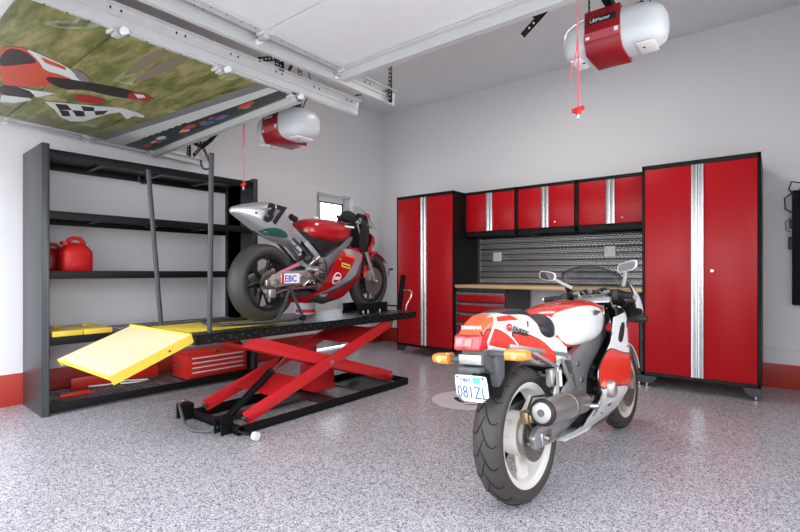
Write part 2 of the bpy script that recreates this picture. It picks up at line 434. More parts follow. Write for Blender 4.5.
# ------------------------------------------------------------------ left overhead garage door with the printed mural
def z2(x, y): return 2.345-.05*(1-(x-.2)/2.16)*max(0, min(1.35, (y+5)/1.35))
def slab(mb, x0, x1, y0, y1, dz0, dz1, fz, k=4):
    vs = []
    for i in range(k+1):
        x = x0+(x1-x0)*i/k
        vs += [(x, y0, fz(x, y0)+dz0), (x, y1, fz(x, y1)+dz0), (x, y1, fz(x, y1)+dz1), (x, y0, fz(x, y0)+dz1)]
    fs = [(3, 2, 1, 0), tuple(4*k+j for j in range(4))]
    for i in range(k): fs += [(i*4+j, i*4+(j+1) % 4, (i+1)*4+(j+1) % 4, (i+1)*4+j) for j in range(4)]
    return mb.add(vs, fs)
def zflat(c): return lambda x, y: c
def garage_door(name, x0, x1, ys, fz, end_strut):
    d = None
    for i, (a, b) in enumerate(zip(ys[:-1], ys[1:])):
        p = slab(MB(), x0, x1, a+.003, b-.003, .002, .045, fz).build('door_section' if d else name, 'door_white', d)
        if d is None: d = p; d['kind'] = 'structure'
    # end stiles with their punched holes, hinges and rollers
    for x in (x0+.03, x1-.03):
        st = slab(MB(), x-.03, x+.03, ys[0], ys[-1], -.014, .001, fz, 1).build('end_stile', 'track', d)
        hm = MB()
        for k in range(int((ys[-1]-ys[0])/.09)):
            y = ys[0]+.05+k*.09
            hm.cyl((x+.012, y, fz(x, y)-.016), (x+.012, y, fz(x, y)-.0135), .004, n=8)
        hm.build('punched_hole', 'ink', st)
        sgn = -1 if x < (x0+x1)/2 else 1
        for y in ys[1:]:
            z = fz(x, y); h = MB()
            h.box((x-.03, y-.04, z-.022), (x+.03, y+.04, z-.014)); h.bar((x-.02*sgn, y, z-.030), (x+.03*sgn, y, z-.030), .036, .022)
            h.cyl((x-.03, y-.03, z-.022), (x+.03, y-.03, z-.022), .009)
            hg = h.build('hinge', 'track', d, bevel=.004)
            MB().cyl((x, y+.01, z-.03), (x+.075*sgn, y+.01, z-.03), .006).build('roller_stem', 'steel', hg)
            MB().cyl((x+.06*sgn, y+.01, z-.03), (x+.085*sgn, y+.01, z-.03), .018, n=20).build('roller', 'outlet', hg)
    # strut along the far edge
    y = ys[-1]; s = slab(MB(), x0, x1, y, y+.004, -end_strut, .05, fz); slab(s, x0, x1, y-.035, y, -.012, -.002, fz); slab(s, x0, x1, y, y+.045, -end_strut-.003, -end_strut, fz)
    s.build('strut', 'track', d)
    return d
YS2 = [-5.45, -4.825, -4.255, -3.70]
gd = garage_door('door_2', .19, 2.37, YS2, z2, .055)
mr = MB(); GX0, GX1 = .22, 2.345
def mur_rect(mb, x0, x1, y0, y1, t): return slab(mb, x0, x1, y0, y1, -.0155-t, -.015-t+.0002, z2)
for a, b in ((-5.215, -4.828), (-4.822, -4.258), (-4.252, -3.712)): [slab(mr, GX0, GX1, a+(b-a)*k/6, a+(b-a)*(k+1)/6, -.0155, .002, z2, 30) for k in range(6)]
mural = mr.build('mural_print', 'mur_grass', gd)
def mur_poly(name, m, polys, t):
    o = None
    for p in polys: o = panel(name, p, lambda a, b, tt: (a, b, z2(a, b)-.0155-tt), t+.001, .0005, m, mural, step=.09, rnd=0)
    return o
mur_poly('printed_road', 'mur_road', [[(GX0, -4.21), (GX1, -3.99), (GX1, -3.905), (GX0, -4.13)]], .001)
mur_poly('printed_kerb', 'mur_white', [[(GX0, -4.13), (GX1, -3.905), (GX1, -3.83), (GX0, -3.96)]], .001)
mur_poly('printed_crowd', 'mur_dark', [[(GX0, -3.96), (GX1, -3.83), (GX1, -3.725), (GX0, -3.725)]], .001)
mur_poly('printed_dirt', 'mur_dirt', [smooth_poly([(1.74, -4.58), (2.1, -4.62), (2.34, -4.60), (2.34, -4.55), (2.02, -4.55)]), smooth_poly([(1.66, -4.50), (2.0, -4.53), (2.34, -4.50), (2.34, -4.43), (1.9, -4.46)]), smooth_poly([(.3, -4.9), (.62, -5.05), (.66, -4.98), (.42, -4.8)]), smooth_poly([(.25, -4.6), (.52, -4.72), (.56, -4.66), (.3, -4.5)])], .001)
P = {'red': [(1.67,-5.15),(1.74,-5.11),(1.77,-5.05),(1.7,-4.96),(1.57,-4.82),(1.48,-4.74),(1.49,-4.69),(1.42,-4.68),(1.35,-4.78),(1.18,-4.85),(1.06,-4.95),(1.04,-5.02)],
 'dark1': [(1.52,-5.12),(1.7,-5.12),(1.73,-5.06),(1.61,-4.96),(1.49,-5.02),(1.36,-5.09)],
 'white1': [(1.77,-5.07),(1.73,-4.96),(1.67,-4.83),(1.61,-4.79),(1.53,-4.7),(1.46,-4.71),(1.52,-4.81),(1.51,-4.91),(1.64,-4.97)],
 'stripe': [(1.71,-4.98),(1.67,-4.85),(1.62,-4.83),(1.64,-4.94)],
 'screen': [(1.69,-4.81),(1.65,-4.74),(1.56,-4.68),(1.49,-4.69),(1.55,-4.76)],
 'arm': [(1.4,-4.88),(1.47,-4.81),(1.52,-4.69),(1.565,-4.58),(1.60,-4.47),(1.575,-4.36),(1.51,-4.30),(1.43,-4.4),(1.38,-4.53),(1.38,-4.65),(1.27,-4.73),(1.31,-4.83)],
 'glove': [(1.57,-4.45),(1.62,-4.38),(1.58,-4.31),(1.51,-4.29),(1.46,-4.35),(1.44,-4.42)],
 'glove2': [(1.56,-4.42),(1.59,-4.37),(1.55,-4.34),(1.5,-4.37)],
 'under': [(1.0,-5.02),(1.11,-4.91),(1.01,-4.83),(0.89,-4.83),(0.8,-4.97)],
 'fork': [(1.07,-4.94),(1.08,-4.87),(1.14,-4.75),(1.06,-4.77),(0.95,-4.81),(1.05,-4.87)],
 'redbit': [(1.24,-4.67),(1.29,-4.56),(1.29,-4.49),(1.19,-4.5),(1.1,-4.56),(1.12,-4.62)],
 'flag': [(0.9,-4.75),(0.96,-4.67),(1.09,-4.5),(1.21,-4.35),(1.2,-4.3),(0.96,-4.38),(0.65,-4.42),(0.56,-4.49),(0.61,-4.57),(0.76,-4.65)],
 'wbit': [(1.16,-4.37),(1.21,-4.27),(1.17,-4.18),(1.11,-4.17),(1.1,-4.24),(0.97,-4.23),(1.06,-4.3)],
 'low': [(0.8,-4.97),(0.89,-4.83),(0.86,-4.81),(0.69,-4.87),(0.63,-4.94)]}
mur_poly('printed_race_fairing', 'mur_red', [smooth_poly(P['red'], 1)], .0015)
mur_poly('printed_seat', 'mur_black', [smooth_poly(P['dark1'], 1), smooth_poly(P['under'], 1)], .002)
mur_poly('printed_white_panel', 'mur_white', [smooth_poly(P['white1'], 1)], .002)
mur_poly('printed_stripe', 'mur_red', [P['stripe']], .0026)
mur_poly('printed_screen', 'mur_purple', [smooth_poly(P['screen'], 1)], .0026)
mur_poly('printed_sleeve', 'mur_black', [smooth_poly(P['arm'], 1)], .0026)
mur_poly('printed_glove', 'mur_red2', [smooth_poly(P['glove'], 1), smooth_poly(P['redbit'], 1)], .0032)
mur_poly('printed_glove_patch', 'mur_white', [P['glove2']], .0038)
mur_poly('printed_fork', 'mur_white', [P['fork'], smooth_poly(P['wbit'], 1), P['low']], .003)
mur_poly('printed_flag', 'mur_white', [P['flag']], .002)
mur_poly('printed_checks', 'mur_black', [[(0.91,-4.69),(0.96,-4.63),(0.86,-4.57),(0.79,-4.63)], [(1.01,-4.56),(1.06,-4.49),(0.97,-4.46),(0.91,-4.51)], [(0.86,-4.57),(0.91,-4.51),(0.79,-4.46),(0.73,-4.5)],
   [(0.79,-4.63),(0.65,-4.57),(0.7,-4.53),(0.82,-4.58)], [(0.97,-4.46),(1.07,-4.4),(0.95,-4.39),(0.88,-4.42)]], .0026)
# small riders on the far edge of the print, and the dark lettering of the trackside banner
rg = random.Random(3); cols = {'mur_blue': [], 'mur_white': [], 'mur_red': []}
for i, x in enumerate([.42, .56, .70, .98, 1.10, 1.22, 1.36, 1.52, 1.62, 1.92, 2.0]):
    for m in rg.sample(list(cols), 2):
        cx_, cy_ = x+rg.uniform(-.03, .03), -3.80+rg.uniform(-.03, .03)+(2.3-x)*-.02; rr = rg.uniform(.03, .06)
        cols[m].append([(cx_+rr*1.5*math.cos(a)*rg.uniform(.8, 1.1), cy_+rr*.5*math.sin(a)) for a in [k*PI/5 for k in range(10)]])
for i, (m, ps) in enumerate(cols.items()): mur_poly('printed_riders', m, ps, .0016+.0005*i)
lt = []
for i in range(7):
    x = .55+i*.105; y = -3.935+(x-.2)*.055
    lt.append([(x, y-.03), (x+.075, y-.033), (x+.085, y), (x+.075, y+.03), (x, y+.03), (x+.012, y)])
mur_poly('printed_banner_letters', 'mur_dark', lt, .0022)

# right overhead garage door, plain white and a little higher
gd3 = garage_door('door_3', 2.63, 5.18, [-5.45, -4.80, -4.16, -3.52], zflat(2.495), .065)

# ------------------------------------------------------------------ tracks
def track(label, x, y0, y1, z0, z1, wall_side):
    t = thing('door_track', label, 'garage door track', (x, y1, z1))
    s = (z1-z0)/(y1-y0)
    def q(xx, yy, zz): return (xx, yy-y1, zz+s*(yy-y1))
    def strip(mb, x0, x1, za, zb): mb.add([q(x0, y0, za), q(x1, y0, za), q(x1, y0, zb), q(x0, y0, zb), q(x0, y1, za), q(x1, y1, za), q(x1, y1, zb), q(x0, y1, zb)],
            [(3,2,1,0),(4,5,6,7),(0,1,5,4),(1,2,6,5),(2,3,7,6),(3,0,4,7)])
    c = MB(); g = wall_side
    strip(c, -.002, .002, 0, .055); strip(c, 0, -g*.03, -.003, .001); strip(c, 0, -g*.03, .053, .057); strip(c, -g*.028, -g*.031, .001, .01)
    ch = c.build('channel', 'track', t)
    a = MB(); strip(a, g*.004, g*.008, .045, .10); strip(a, g*.004, g*.04, .098, .102)
    an = a.build('angle_rail', 'track', t)
    hm = MB()
    k = int((y1-y0)/.33)
    for i in range(k):
        for dy in (0, .05): 
            y = y0+.2+i*.33+dy; p = q(-.001 if g > 0 else -.001, y, .08); 
            hm.box((.012*g+.000, p[1]-.004, p[2]-.006), (-.003, p[1]+.004, p[2]+.006))
    hm.build('slot', 'ink', an)
    return t
def perforated(mb, hm, p, q, w=.03, up=(1,0,0)):
    """flat punched steel strip with its row of holes"""
    p = Vector(p); q = Vector(q); d = (q-p); L = d.length; d.normalize(); u = Vector(up); r = d.cross(u).normalized(); u = r.cross(d)
    mb.bar(p, q, w, .003, up=u)
    for i in range(1, int(L/.03)):
        c = p+d*i*.03
        hm.cyl(c-u*.0022, c+u*.0022, .006, n=8)
tk = [track('white steel door track running along the left wall over the black shelving', .13, -5.4, -3.15, 2.34, 2.255, -1),
      track('white track along the right edge of the mural door, lower of the middle pair', 2.38, -5.4, -3.09, 2.335, 2.355, 1),
      track('white track between the two doors beside the plain door, higher of the middle pair', 2.57, -5.4, -2.87, 2.425, 2.445, 1),
      track('white track at the right side of the plain white door', 5.26, -5.4, -2.87, 2.44, 2.44, -1)]
def hanger(t, x, y, z0, z1, brace=None):
    loc = t.location; m = MB(); h = MB()
    perforated(m, h, Vector((x, y, z0))-loc, Vector((x, y, z1))-loc)
    m.bar(Vector((x, y+.015, z0))-loc, Vector((x, y+.015, z1))-loc, .003, .03, up=(0, 1, 0))
    o = m.build('hanger', 'black_steel', t); h.build('hanger_hole', 'track', o)
    if brace:
        m = MB(); h = MB(); perforated(m, h, Vector(brace[0])-loc, Vector(brace[1])-loc, up=(0, 1, 0) if len(brace) < 3 else brace[2])
        o = m.build('brace', 'black_steel', t); h.build('brace_hole', 'track', o)
hanger(tk[0], .13, -3.3, 2.28, H, ((.13, -3.3, 2.75), (.13, -3.05, 2.3), (1, 0, 0)))
hanger(tk[1], 2.41, -3.86, 2.44, H, ((2.41, -4.03, 2.45), (2.41, -3.86, 2.52), (1, 0, 0)))
hanger(tk[2], 2.60, -2.96, 2.44, H, ((2.45, -3.19, 2.46), (2.60, -2.96, 2.53), (0, 0, 1)))
hanger(tk[3], 5.27, -3.0, 2.44, H)

# ------------------------------------------------------------------ openers, cords, door arms
def opener(label, x, y, z, sc, g):
    t = thing('door_opener', label, 'garage door opener', (x, y, z), group=None)
    keys = [(-.27, .045, -.055, .05, 2.6, 2.4, .5), (-.255, .075, -.085, .095, 2.8, 2.4, .5), (-.21, .10, -.105, .125, 3.2, 2.6, .5), (-.13, .112, -.11, .14, 3.6, 3, .5),
            (.13, .112, -.11, .14, 3.6, 3, .5), (.21, .10, -.105, .125, 3.2, 2.6, .5), (.255, .075, -.085, .095, 2.8, 2.4, .5), (.27, .045, -.055, .05, 2.6, 2.4, .5)]
    b = body('housing', keys, 'opener_white', t, k=36)
    def prof(o): return [(-.143-o, .116+o), (-.148-o, -.055), (-.125, -.108-o), (-.105, -.119-o), (.13, -.119-o), (.145+o, -.06), (.145+o, .116+o)]
    r = MB(); r.prism(prof(0), lambda a, b, tt: (tt, a, b), -.125, .065); r.build('red_panel', 'opener_red', t, bevel=.006)
    r = MB(); r.prism([(-.1475, -.008), (-.1495, -.052), (-.14, -.06), (-.14, -.01)], lambda a, b, tt: (tt, a, b), -.126, .066); r.build('painted_light_band', 'opener_red_lit', t)
    r = MB().box((-.10, -.149, .035), (.045, -.142, .07)); lb = r.build('maker_badge', 'ink', t, bevel=.002)
    text('badge_lettering', 'LiftMaster', .026, 'white_ink', lb, (-.093, -.150, .045), (1, 0, 0), (0, 0, 1), .001)
    MB().box((.035, -.151, -.035), (.055, -.146, -.012)).build('sticker', 'white_ink', t); MB().box((-.115, -.151, -.045), (-.095, -.146, -.03)).build('sticker', 'white_ink', t)
    for s in (-1, 1):
        lm = MB().box((s*.13-.03*(s < 0)-.0, -.09, -.118), (s*.13+.09*s, .06, -.106)); lp = lm.build('light_panel', 'outlet', t, bevel=.004)
        MB().cyl((s*.16, -.03, -.1195), (s*.16, -.03, -.1175), .008).build('button', 'ink', lp)
    # rail toward the street and straps to the ceiling
    y1 = (YF+.1-y)/sc
    MB().box((-.02, y1, .128), (.02, .12, .165)).build('rail', 'black_steel', t)
    MB().box((-.035, -.62, .105), (.035, -.50, .175)).build('trolley', 'black_plastic', t, bevel=.005)
    zt = (H-z)/sc
    m = MB(); h = MB()
    for sx in (-.14, .14):
        perforated(m, h, (sx, .0, .11), (sx, .0, zt)); 
    perforated(m, h, (-.14, .0, .30), (.14, .0, .55), up=(0, 1, 0)); perforated(m, h, (-.16, -.02, .135), (.16, -.02, .135), up=(0, 0, 1))
    o = m.build('hanging_strap', 'black_steel', t); h.build('strap_hole', 'track', o)
    MB().tube([(.14, .02, .11), (.2, .0, .16), (.24, .04, .24), (.17, .06, .4), (.15, .03, zt)], .004, 6).build('power_cable', 'black_plastic', t)
    t.scale = (sc, sc, sc)
    return t
OR = opener('white door opener with red panel nearest the camera, at the top right', 4.245, -2.93, 2.455, 1.0, None)
OL = opener('white door opener with red panel hanging beyond the mural door', 1.60, -3.16, 2.375, 1.16, None)
def release(label, x, y, z0, z1, tail):
    t = thing('release_cord', label, 'pull cord', (x, y, z0))
    L = z1-z0
    MB().tube([(0, 0, -.01), (.002, .001, L*.3), (-.003, 0, L*.6), (0, 0, L)], .0035, 6).build('cord', 'cord', t)
    if tail: MB().tube([(0, 0, L*.60), (-.006, 0, L*.45), (-.014, .0, L*.38), (-.045, 0, L*.22)], .0028, 6).build('cord', 'cord', t)
    else: MB().tube([(.012, 0, L*.98), (.010, 0, L*.6), (.0, 0, L*.5)], .003, 6).build('cord', 'cord', t)
    h = MB().bar((-.03, 0, .0), (.03, 0, .008), .016, .02).cyl((0, 0, .012), (0, 0, -.02), .014); h.build('pull_handle', 'handle_red', t, bevel=.004)
    MB().tube([(0, 0, -.018), (0, 0, -.04)], .005, 6).build('knot', 'white_ink', t)
release('red release cord hanging in front of the right door opener', 4.21, -3.46, 1.90, 2.578, True)
release('red release cord hanging over the end of the shelving', 1.57, -3.585, 1.82, 2.38, False)
def arm(t, pts):
    a, b, c, d = [(Vector(p)-t.location)/t.scale[0] for p in pts]
    m = MB().tube([a, a.lerp(b, .5)+Vector((0, 0, -.01)), b, b.lerp(c, .5)+Vector((0, 0, -.012)), c], .016, 8); ca = m.build('door_arm', 'black_steel', t)
    m = MB(); h = MB(); perforated(m, h, b+Vector((.05, 0, .03)), d, .035, up=(0, 1, 0)); m.build('straight_arm', 'black_steel', ca); h.build('arm_hole', 'track', ca)
arm(OL, [(.68, -3.62, 2.38), (.95, -3.60, 2.225), (1.24, -3.60, 2.33), (.80, -3.60, 2.17)])
arm(OR, [(3.82, -3.45, 2.60), (3.99, -3.42, 2.445), (4.21, -3.42, 2.62), (3.905, -3.42, 2.375)])

# ------------------------------------------------------------------ cabinets
CX = .913; CD = -.765
def cab_door(t, x0, x1, y, z0, z1, handle, lockz=None):
    d = MB().box((x0, y, z0), (x1, y+.022, z1)).build('door', 'cab_red', t, bevel=.003)
    hx0, hx1 = handle
    h = MB(); k = 8
    pr = [(hx0, 0), (hx0, -.016), (hx0+(hx1-hx0)*.25, -.018), (hx0+(hx1-hx0)*.5, -.006), (hx0+(hx1-hx0)*.75, -.018), (hx1, -.016), (hx1, 0)]
    h.prism(pr, lambda a, b, tt: (a, y+b, tt), z0, z1); h.build('handle', 'alu', d)
    if lockz: 
        lx = hx1+.05 if hx1 < (x0+x1)/2 else hx0-.05
        MB().cyl((lx, y-.008, lockz), (lx, y, lockz), .011).build('lock', 'chrome', d)
    return d
def feet(t, x0, x1, y0, y1):
    for x, s in ((x0, 1), (x1, -1)):
        MB().prism([(0, .045), (.16, .045), (.11, .095), (.165, .118), (0, .118)] if False else [(0, .042), (.085, .042), (.125, .10), (.125, .118), (0, .118)], lambda a, b, tt: (x+s*a, tt, b), y0, y0+.05).build('foot_bracket', 'dark_grey', t)
        for y in (y0+.03, y1-.05):
            MB().lathe([(0, 0), (.02, 0), (.021, .008), (.009, .012), (.009, .05), (0, .05)], (x+s*.035, y, 0), 'z', 16).build('levelling_foot', 'chrome', t)
def locker(label, x0, x1):
    t = thing('tall_cabinet', label, 'cabinet', ((x0+x1)/2, CD, 0)); hw = (x1-x0)/2; D = -CD-.006
    b = MB(); b.box((-hw, 0, .112), (-hw+.02, D, 2.13)); b.box((hw-.02, 0, .112), (hw, D, 2.13)); b.box((-hw, 0, 2.09), (hw, D, 2.13)); b.box((-hw, 0, .112), (hw, D, .145)); b.box((-hw+.02, .03, .145), (hw-.02, D, 2.09))
    b.build('body', 'black_cab', t, bevel=.002)
    cab_door(t, -hw+.024, -.035, -.004, .148, 2.087, (-.048, -.002), None)
    cab_door(t, .0, hw-.024, -.004, .148, 2.087, (.002, .045), None)
    MB().cyl((.11, -.012, 1.12), (.11, -.003, 1.12), .011).build('lock', 'chrome', t)
    feet(t, -hw, hw, .0, D)
    return t
locker('tall red two-door cabinet at the left end, beside the work lift', CX, CX+.9144)
locker('tall red two-door cabinet at the right end, nearest the camera', CX+.9144+2.1336, CX+2*.9144+2.1336)
WX = CX+.9144
wlab = ['red wall cabinet on the left, next to the left tall cabinet', 'red wall cabinet in the middle of the row of three', 'red wall cabinet on the right, next to the right tall cabinet']
def wall_cab(label, x0):
    x1 = x0+.7112-.002; Y = -.50; D = .494; hw = (x1-x0)/2
    t = thing('wall_cabinet', label, 'cabinet', (x0+hw, Y, 1.56)); z0, z1 = 0, .57
    b = MB(); b.box((-hw, 0, z0), (-hw+.018, D, z1)); b.box((hw-.018, 0, z0), (hw, D, z1)); b.box((-hw, 0, z1-.035), (hw, D, z1)); b.box((-hw, 0, z0), (hw, D, z0+.06)); b.box((-hw+.018, .03, z0+.06), (hw-.018, D, z1-.035))
    b.build('body', 'black_cab', t, bevel=.002)
    cab_door(t, -hw+.026, -.038, -.004, .064, z1-.038, (-.042, -.001)); cab_door(t, .0, hw-.026, -.004, .064, z1-.038, (.001, .042))
    MB().cyl((.115, -.011, .12), (.115, -.003, .12), .008).build('lock', 'chrome', t)
for i in range(3): wall_cab(wlab[i], WX+i*.7112)
# worktop, backsplash
w = MB().box((WX+.002, CD+.01, .912), (WX+2.131, -.10, .95)).build('worktop', 'bamboo', None, bevel=.004); tag(w, 'long bamboo worktop spanning the two red base cabinets', 'worktop')
bs = thing('backsplash', 'metal diamond-plate slatwall panels behind the worktop', 'wall panel', (WX+.004, -.10, .951))
for i in range(8):
    z = .006+i*.0745; m = MB(); m.prism([(0, .011), (0, .0725), (-.0125, .0725), (-.0135, .070), (-.0135, .013), (-.011, .011)], lambda a, b, tt: (tt, a, z+b), 0, 2.122); m.build('slat', 'diamond', bs)
MB().box((0, .0, 0), (2.122, .09, .604)).build('backing', 'dark_grey', bs); MB().box((-.001, -.018, 0), (.008, 0, .604)).box((2.116, -.018, 0), (2.124, 0, .604)).build('edge_trim', 'alu', bs)
def outlet(label, x, z):
    t = thing('power_outlet', label, 'power outlet', (x, -.115, z))
    MB().box((-.058, -.008, -.058), (.058, 0, .058)).build('face_plate', 'outlet', t, bevel=.003)
    for s in (-.022, .022): MB().box((s-.012, -.0105, -.032), (s+.012, -.008, .032)).build('socket', 'white_trim', t, bevel=.002)
outlet('white outlet on the diamond plate at the left, above the red drawers', 2.095, 1.31)
outlet('white outlet on the diamond plate at the right, behind the bike mirror', 3.50, 1.345)
# base cabinets
t = thing('drawer_cabinet', 'red base cabinet with silver-edged drawers at the left end of the worktop', 'tool cabinet', (WX+.3556, CD+.03, 0)); hw = .352
b = MB(); b.box((-hw, 0, .112), (-hw+.02, .63, .9105)); b.box((hw-.02, 0, .112), (hw, .63, .9105)); b.box((-hw, 0, .87), (hw, .63, .9105)); b.box((-hw, 0, .112), (hw, .63, .14)); b.box((-hw+.02, .03, .14), (hw-.02, .63, .87))
b.build('body', 'dark_grey', t, bevel=.002)
zs = [.868, .742, .616, .490, .364, .146]
for a, c in zip(zs[:-1], zs[1:]):
    d = MB().box((-hw+.03, -.006, c+.008), (hw-.03, .02, a-.004)).build('drawer', 'cab_red', t, bevel=.003)
    MB().prism([(0, 0), (-.02, -.004), (-.024, -.018), (-.010, -.034), (-.006, -.034), (0, -.02)], lambda p, q, tt: (tt, -.006+p, a-.004+q), -hw+.03, hw-.03).build('handle', 'alu', d)
MB().cyl((0, -.008, .892), (0, 0, .892), .008).build('lock', 'chrome', t); feet(t, -hw, hw, .0, .62)
t = thing('base_cabinet', 'red base cabinet with a silver-edged drawer and doors, behind the parked bike', 'tool cabinet', (WX+2.1336-.3556, CD+.03, 0))
b = MB(); b.box((-hw, 0, .112), (-hw+.02, .63, .9105)); b.box((hw-.02, 0, .112), (hw, .63, .9105)); b.box((-hw, 0, .88), (hw, .63, .9105)); b.box((-hw, 0, .112), (hw, .63, .14)); b.box((-hw+.02, .03, .14), (hw-.02, .63, .88))
b.build('body', 'dark_grey', t, bevel=.002)
for a, c in ((.878, .752), (.748, .62)):
    d = MB().box((-hw+.03, -.006, c+.008), (hw-.03, .02, a-.004)).build('drawer', 'cab_red', t, bevel=.003)
    MB().prism([(0, 0), (-.02, -.004), (-.024, -.018), (-.010, -.034), (-.006, -.034), (0, -.02)], lambda p, q, tt: (tt, -.006+p, a-.004+q), -hw+.03, hw-.03).build('handle', 'alu', d)
for x0, x1 in ((-hw+.03, -.003), (.003, hw-.03)): MB().box((x0, -.006, .15), (x1, .02, .612)).build('door', 'cab_red', t, bevel=.003)
feet(t, -hw, hw, .0, .62)

# black hanging pouch on the back wall at the right edge
t = thing('hanging_pouch', 'tall black panel with looped cables hanging on the back wall at the right edge', 'wall organiser', (5.33, -.005, .80))
MB().box((-.235, -.09, 0), (.235, 0, 1.07)).build('board', 'pouch', t, bevel=.012)
MB().tube([(-.20, -.10, 1.0), (-.26, -.10, 1.08), (-.24, -.10, 1.15), (-.17, -.10, 1.13), (-.18, -.10, 1.06)], .007, 8).build('cable_loop', 'black_plastic', t)
MB().tube([(-.235, -.08, 1.05), (-.29, -.08, 1.0), (-.285, -.08, .9), (-.22, -.08, .85)], .006, 8).build('cable_loop', 'black_plastic', t)
MB().tube([(-.24, -.07, .82), (-.285, -.07, .78), (-.28, -.07, .70), (-.23, -.07, .68)], .004, 8).build('cable_loop', 'grey_plastic', t)
MB().tube([(-.10, -.07, 1.06), (-.06, -.07, 1.15), (.06, -.07, 1.22)], .006, 8).build('cable_loop', 'black_plastic', t)
MB().box((-.262, -.08, .52), (-.228, -.03, .64)).build('plug', 'black_plastic', t, bevel=.006); MB().box((-.255, -.08, .72), (-.228, -.03, .80)).build('plug', 'black_plastic', t, bevel=.006)

# ------------------------------------------------------------------ shelving unit (local: x out of the wall, y along it)
sh = thing('shelving_unit', 'tall black steel shelving against the left wall', 'shelving', (.03, -4.672, 0), rotz=-.03)
SD, SL, SH = .575, 1.875, 2.095
for y in (0, SL-.028):
    m = MB().box((.0, y, 0), (SD, y+.028, SH)); m.box((SD-.05, y+(.028 if y == 0 else -.022), 0), (SD, y+(.05 if y == 0 else .0), SH)) ; m.box((0, y+(.028 if y == 0 else -.022), 0), (.04, y+(.05 if y == 0 else 0), SH))
    e = m.build('end_panel', 'dark_grey', sh, bevel=.002)
    h = MB()
    for x in (.12, .16, .42, .46): 
        for z in (.62, 1.56, 2.03): h.cyl((x, y-.001, z), (x, y+.001, z), .004, n=8)
    h.build('rivet', 'ink', e)
LV = [(2.04, False), (1.565, False), (1.10, False), (.585, True), (.065, True)]
for z, wire in LV:
    s = None
    for x in (SD-.02, .01):
        s = MB().box((x-.015, .05, z-.045), (x+.012, SL-.05, z+.018)).build('beam', 'black_steel', sh, bevel=.002)
    if wire:
        m = MB()
        for i in range(13): m.cyl((.02, .06+i*.146, z+.012), (SD-.02, .06+i*.146, z+.012), .0032, n=6)
        for i in range(38): m.cyl((.02, .06+i*.0475, z+.015), (SD-.02, .06+i*.0475, z+.015), .0022, n=5)
        for i in range(10): m.cyl((.03+i*.055, .05, z+.009), (.03+i*.055, SL-.05, z+.009), .0032, n=6)
        tag(m.build('wire_deck', 'alu', sh))
    else:
        MB().box((.01, .05, z+.010), (SD-.02, SL-.05, z+.018)).build('shelf_board', 'dark_grey', sh)
        for y in (.45, .95, 1.42): MB().box((.01, y, z-.02), (SD-.03, y+.04, z+.010)).build('cross_bar', 'dark_grey', sh)
def on_shelf(x, y, z):
    a = -.03; return (.03+x*math.cos(a)-y*math.sin(a), -4.672+x*math.sin(a)+y*math.cos(a), z)

def gas_can(label, x, y, z, rz, sc=1):
    t = thing('fuel_can', label, 'fuel can', on_shelf(x, y, z), rotz=rz, group=None)
    keys = [(0, .125, .0, .075, 5, 5, .5)]
    rs = []
    for zz, hx, hy in ((0, .095, .075), (.01, .10, .08), (.13, .10, .08), (.155, .098, .078), (.19, .075, .066), (.215, .05, .05), (.225, .035, .04)):
        r = []
        for j in range(32):
            a = 2*PI*j/32; e = 4
            r.append((hy*math.copysign(abs(math.cos(a))**(2/e), math.cos(a)), hx*math.copysign(abs(math.sin(a))**(2/e), math.sin(a)), zz))
        rs.append(r)
    MB().loft(rs).build('tank', 'plastic_red', t, smooth=50)
    MB().tube([(0, .055, .19), (0, .055, .235), (0, .03, .262), (0, -.01, .265), (0, -.035, .25), (0, -.05, .215)], .016, 12).build('carry_handle', 'plastic_red', t)
    MB().lathe([(0, 0), (.028, 0), (.030, .012), (.028, .03), (0, .032)], (0, -.062, .205), 'z', 20).build('cap', 'plastic_red', t)
    MB().prism([(-.06, .03), (.06, .03), (.0, .15)], lambda a, b, tt: (tt, a, b), .078, .083).build('moulded_panel', 'plastic_red', t, bevel=.002)
    t.scale = (sc, sc, sc*.88)
gas_can('red plastic fuel can in full view on the middle shelf', .40, .262, 1.1185, .12, 1.16)
gas_can('red plastic fuel can half hidden behind the left shelf upright', .20, .150, 1.1185, -.1, .95)
for i, (y, lab) in enumerate(((.165, 'yellow metal block on the shelf, next to the left end panel'), (.378, 'yellow metal block on the shelf, the farther of the two'))):
    t = thing('yellow_block', lab, 'ramp block', on_shelf(.33, y, .604))
    MB().box((-.235, -.103, 0), (.235, .103, .042)).build('plate', 'yellow', t, bevel=.004)
    MB().tube([(-.08, 0, .04), (-.08, 0, .058)], .02, 14).build('knob', 'yellow', t); MB().tube([(-.08, .0, .05), (-.08, .05, .05)], .009, 8).build('pin', 'yellow', t)
# toolbox on the bottom shelf
t = thing('toolbox', 'red steel toolbox with silver drawer edges on the bottom shelf', 'toolbox', on_shelf(.52, 1.46, .085), rotz=-.03)
MB().box((-.30, -.32, 0), (-.004, .32, .235)).build('case', 'tool_red', t, bevel=.004)
for i in range(4):
    z = .02+i*.046
    d = MB().box((-.004, -.285, z), (.006, .285, z+.040)).build('drawer', 'tool_red', t, bevel=.002)
    MB().bar((.011, -.27, z+.034), (.011, .27, z+.034), .012, .011).build('handle', 'disc_white', d, bevel=.002)
MB().box((-.30, -.323, .215), (0, .323, .262)).build('lid', 'tool_red', t, bevel=.008)
MB().tube([(-.19, -.325, .12), (-.19, -.355, .11), (-.10, -.355, .11), (-.10, -.325, .12)], .006, 8).build('side_handle', 'alu', t)
MB().box((-.002, -.03, .225), (.004, .03, .25)).build('catch', 'alu', t)
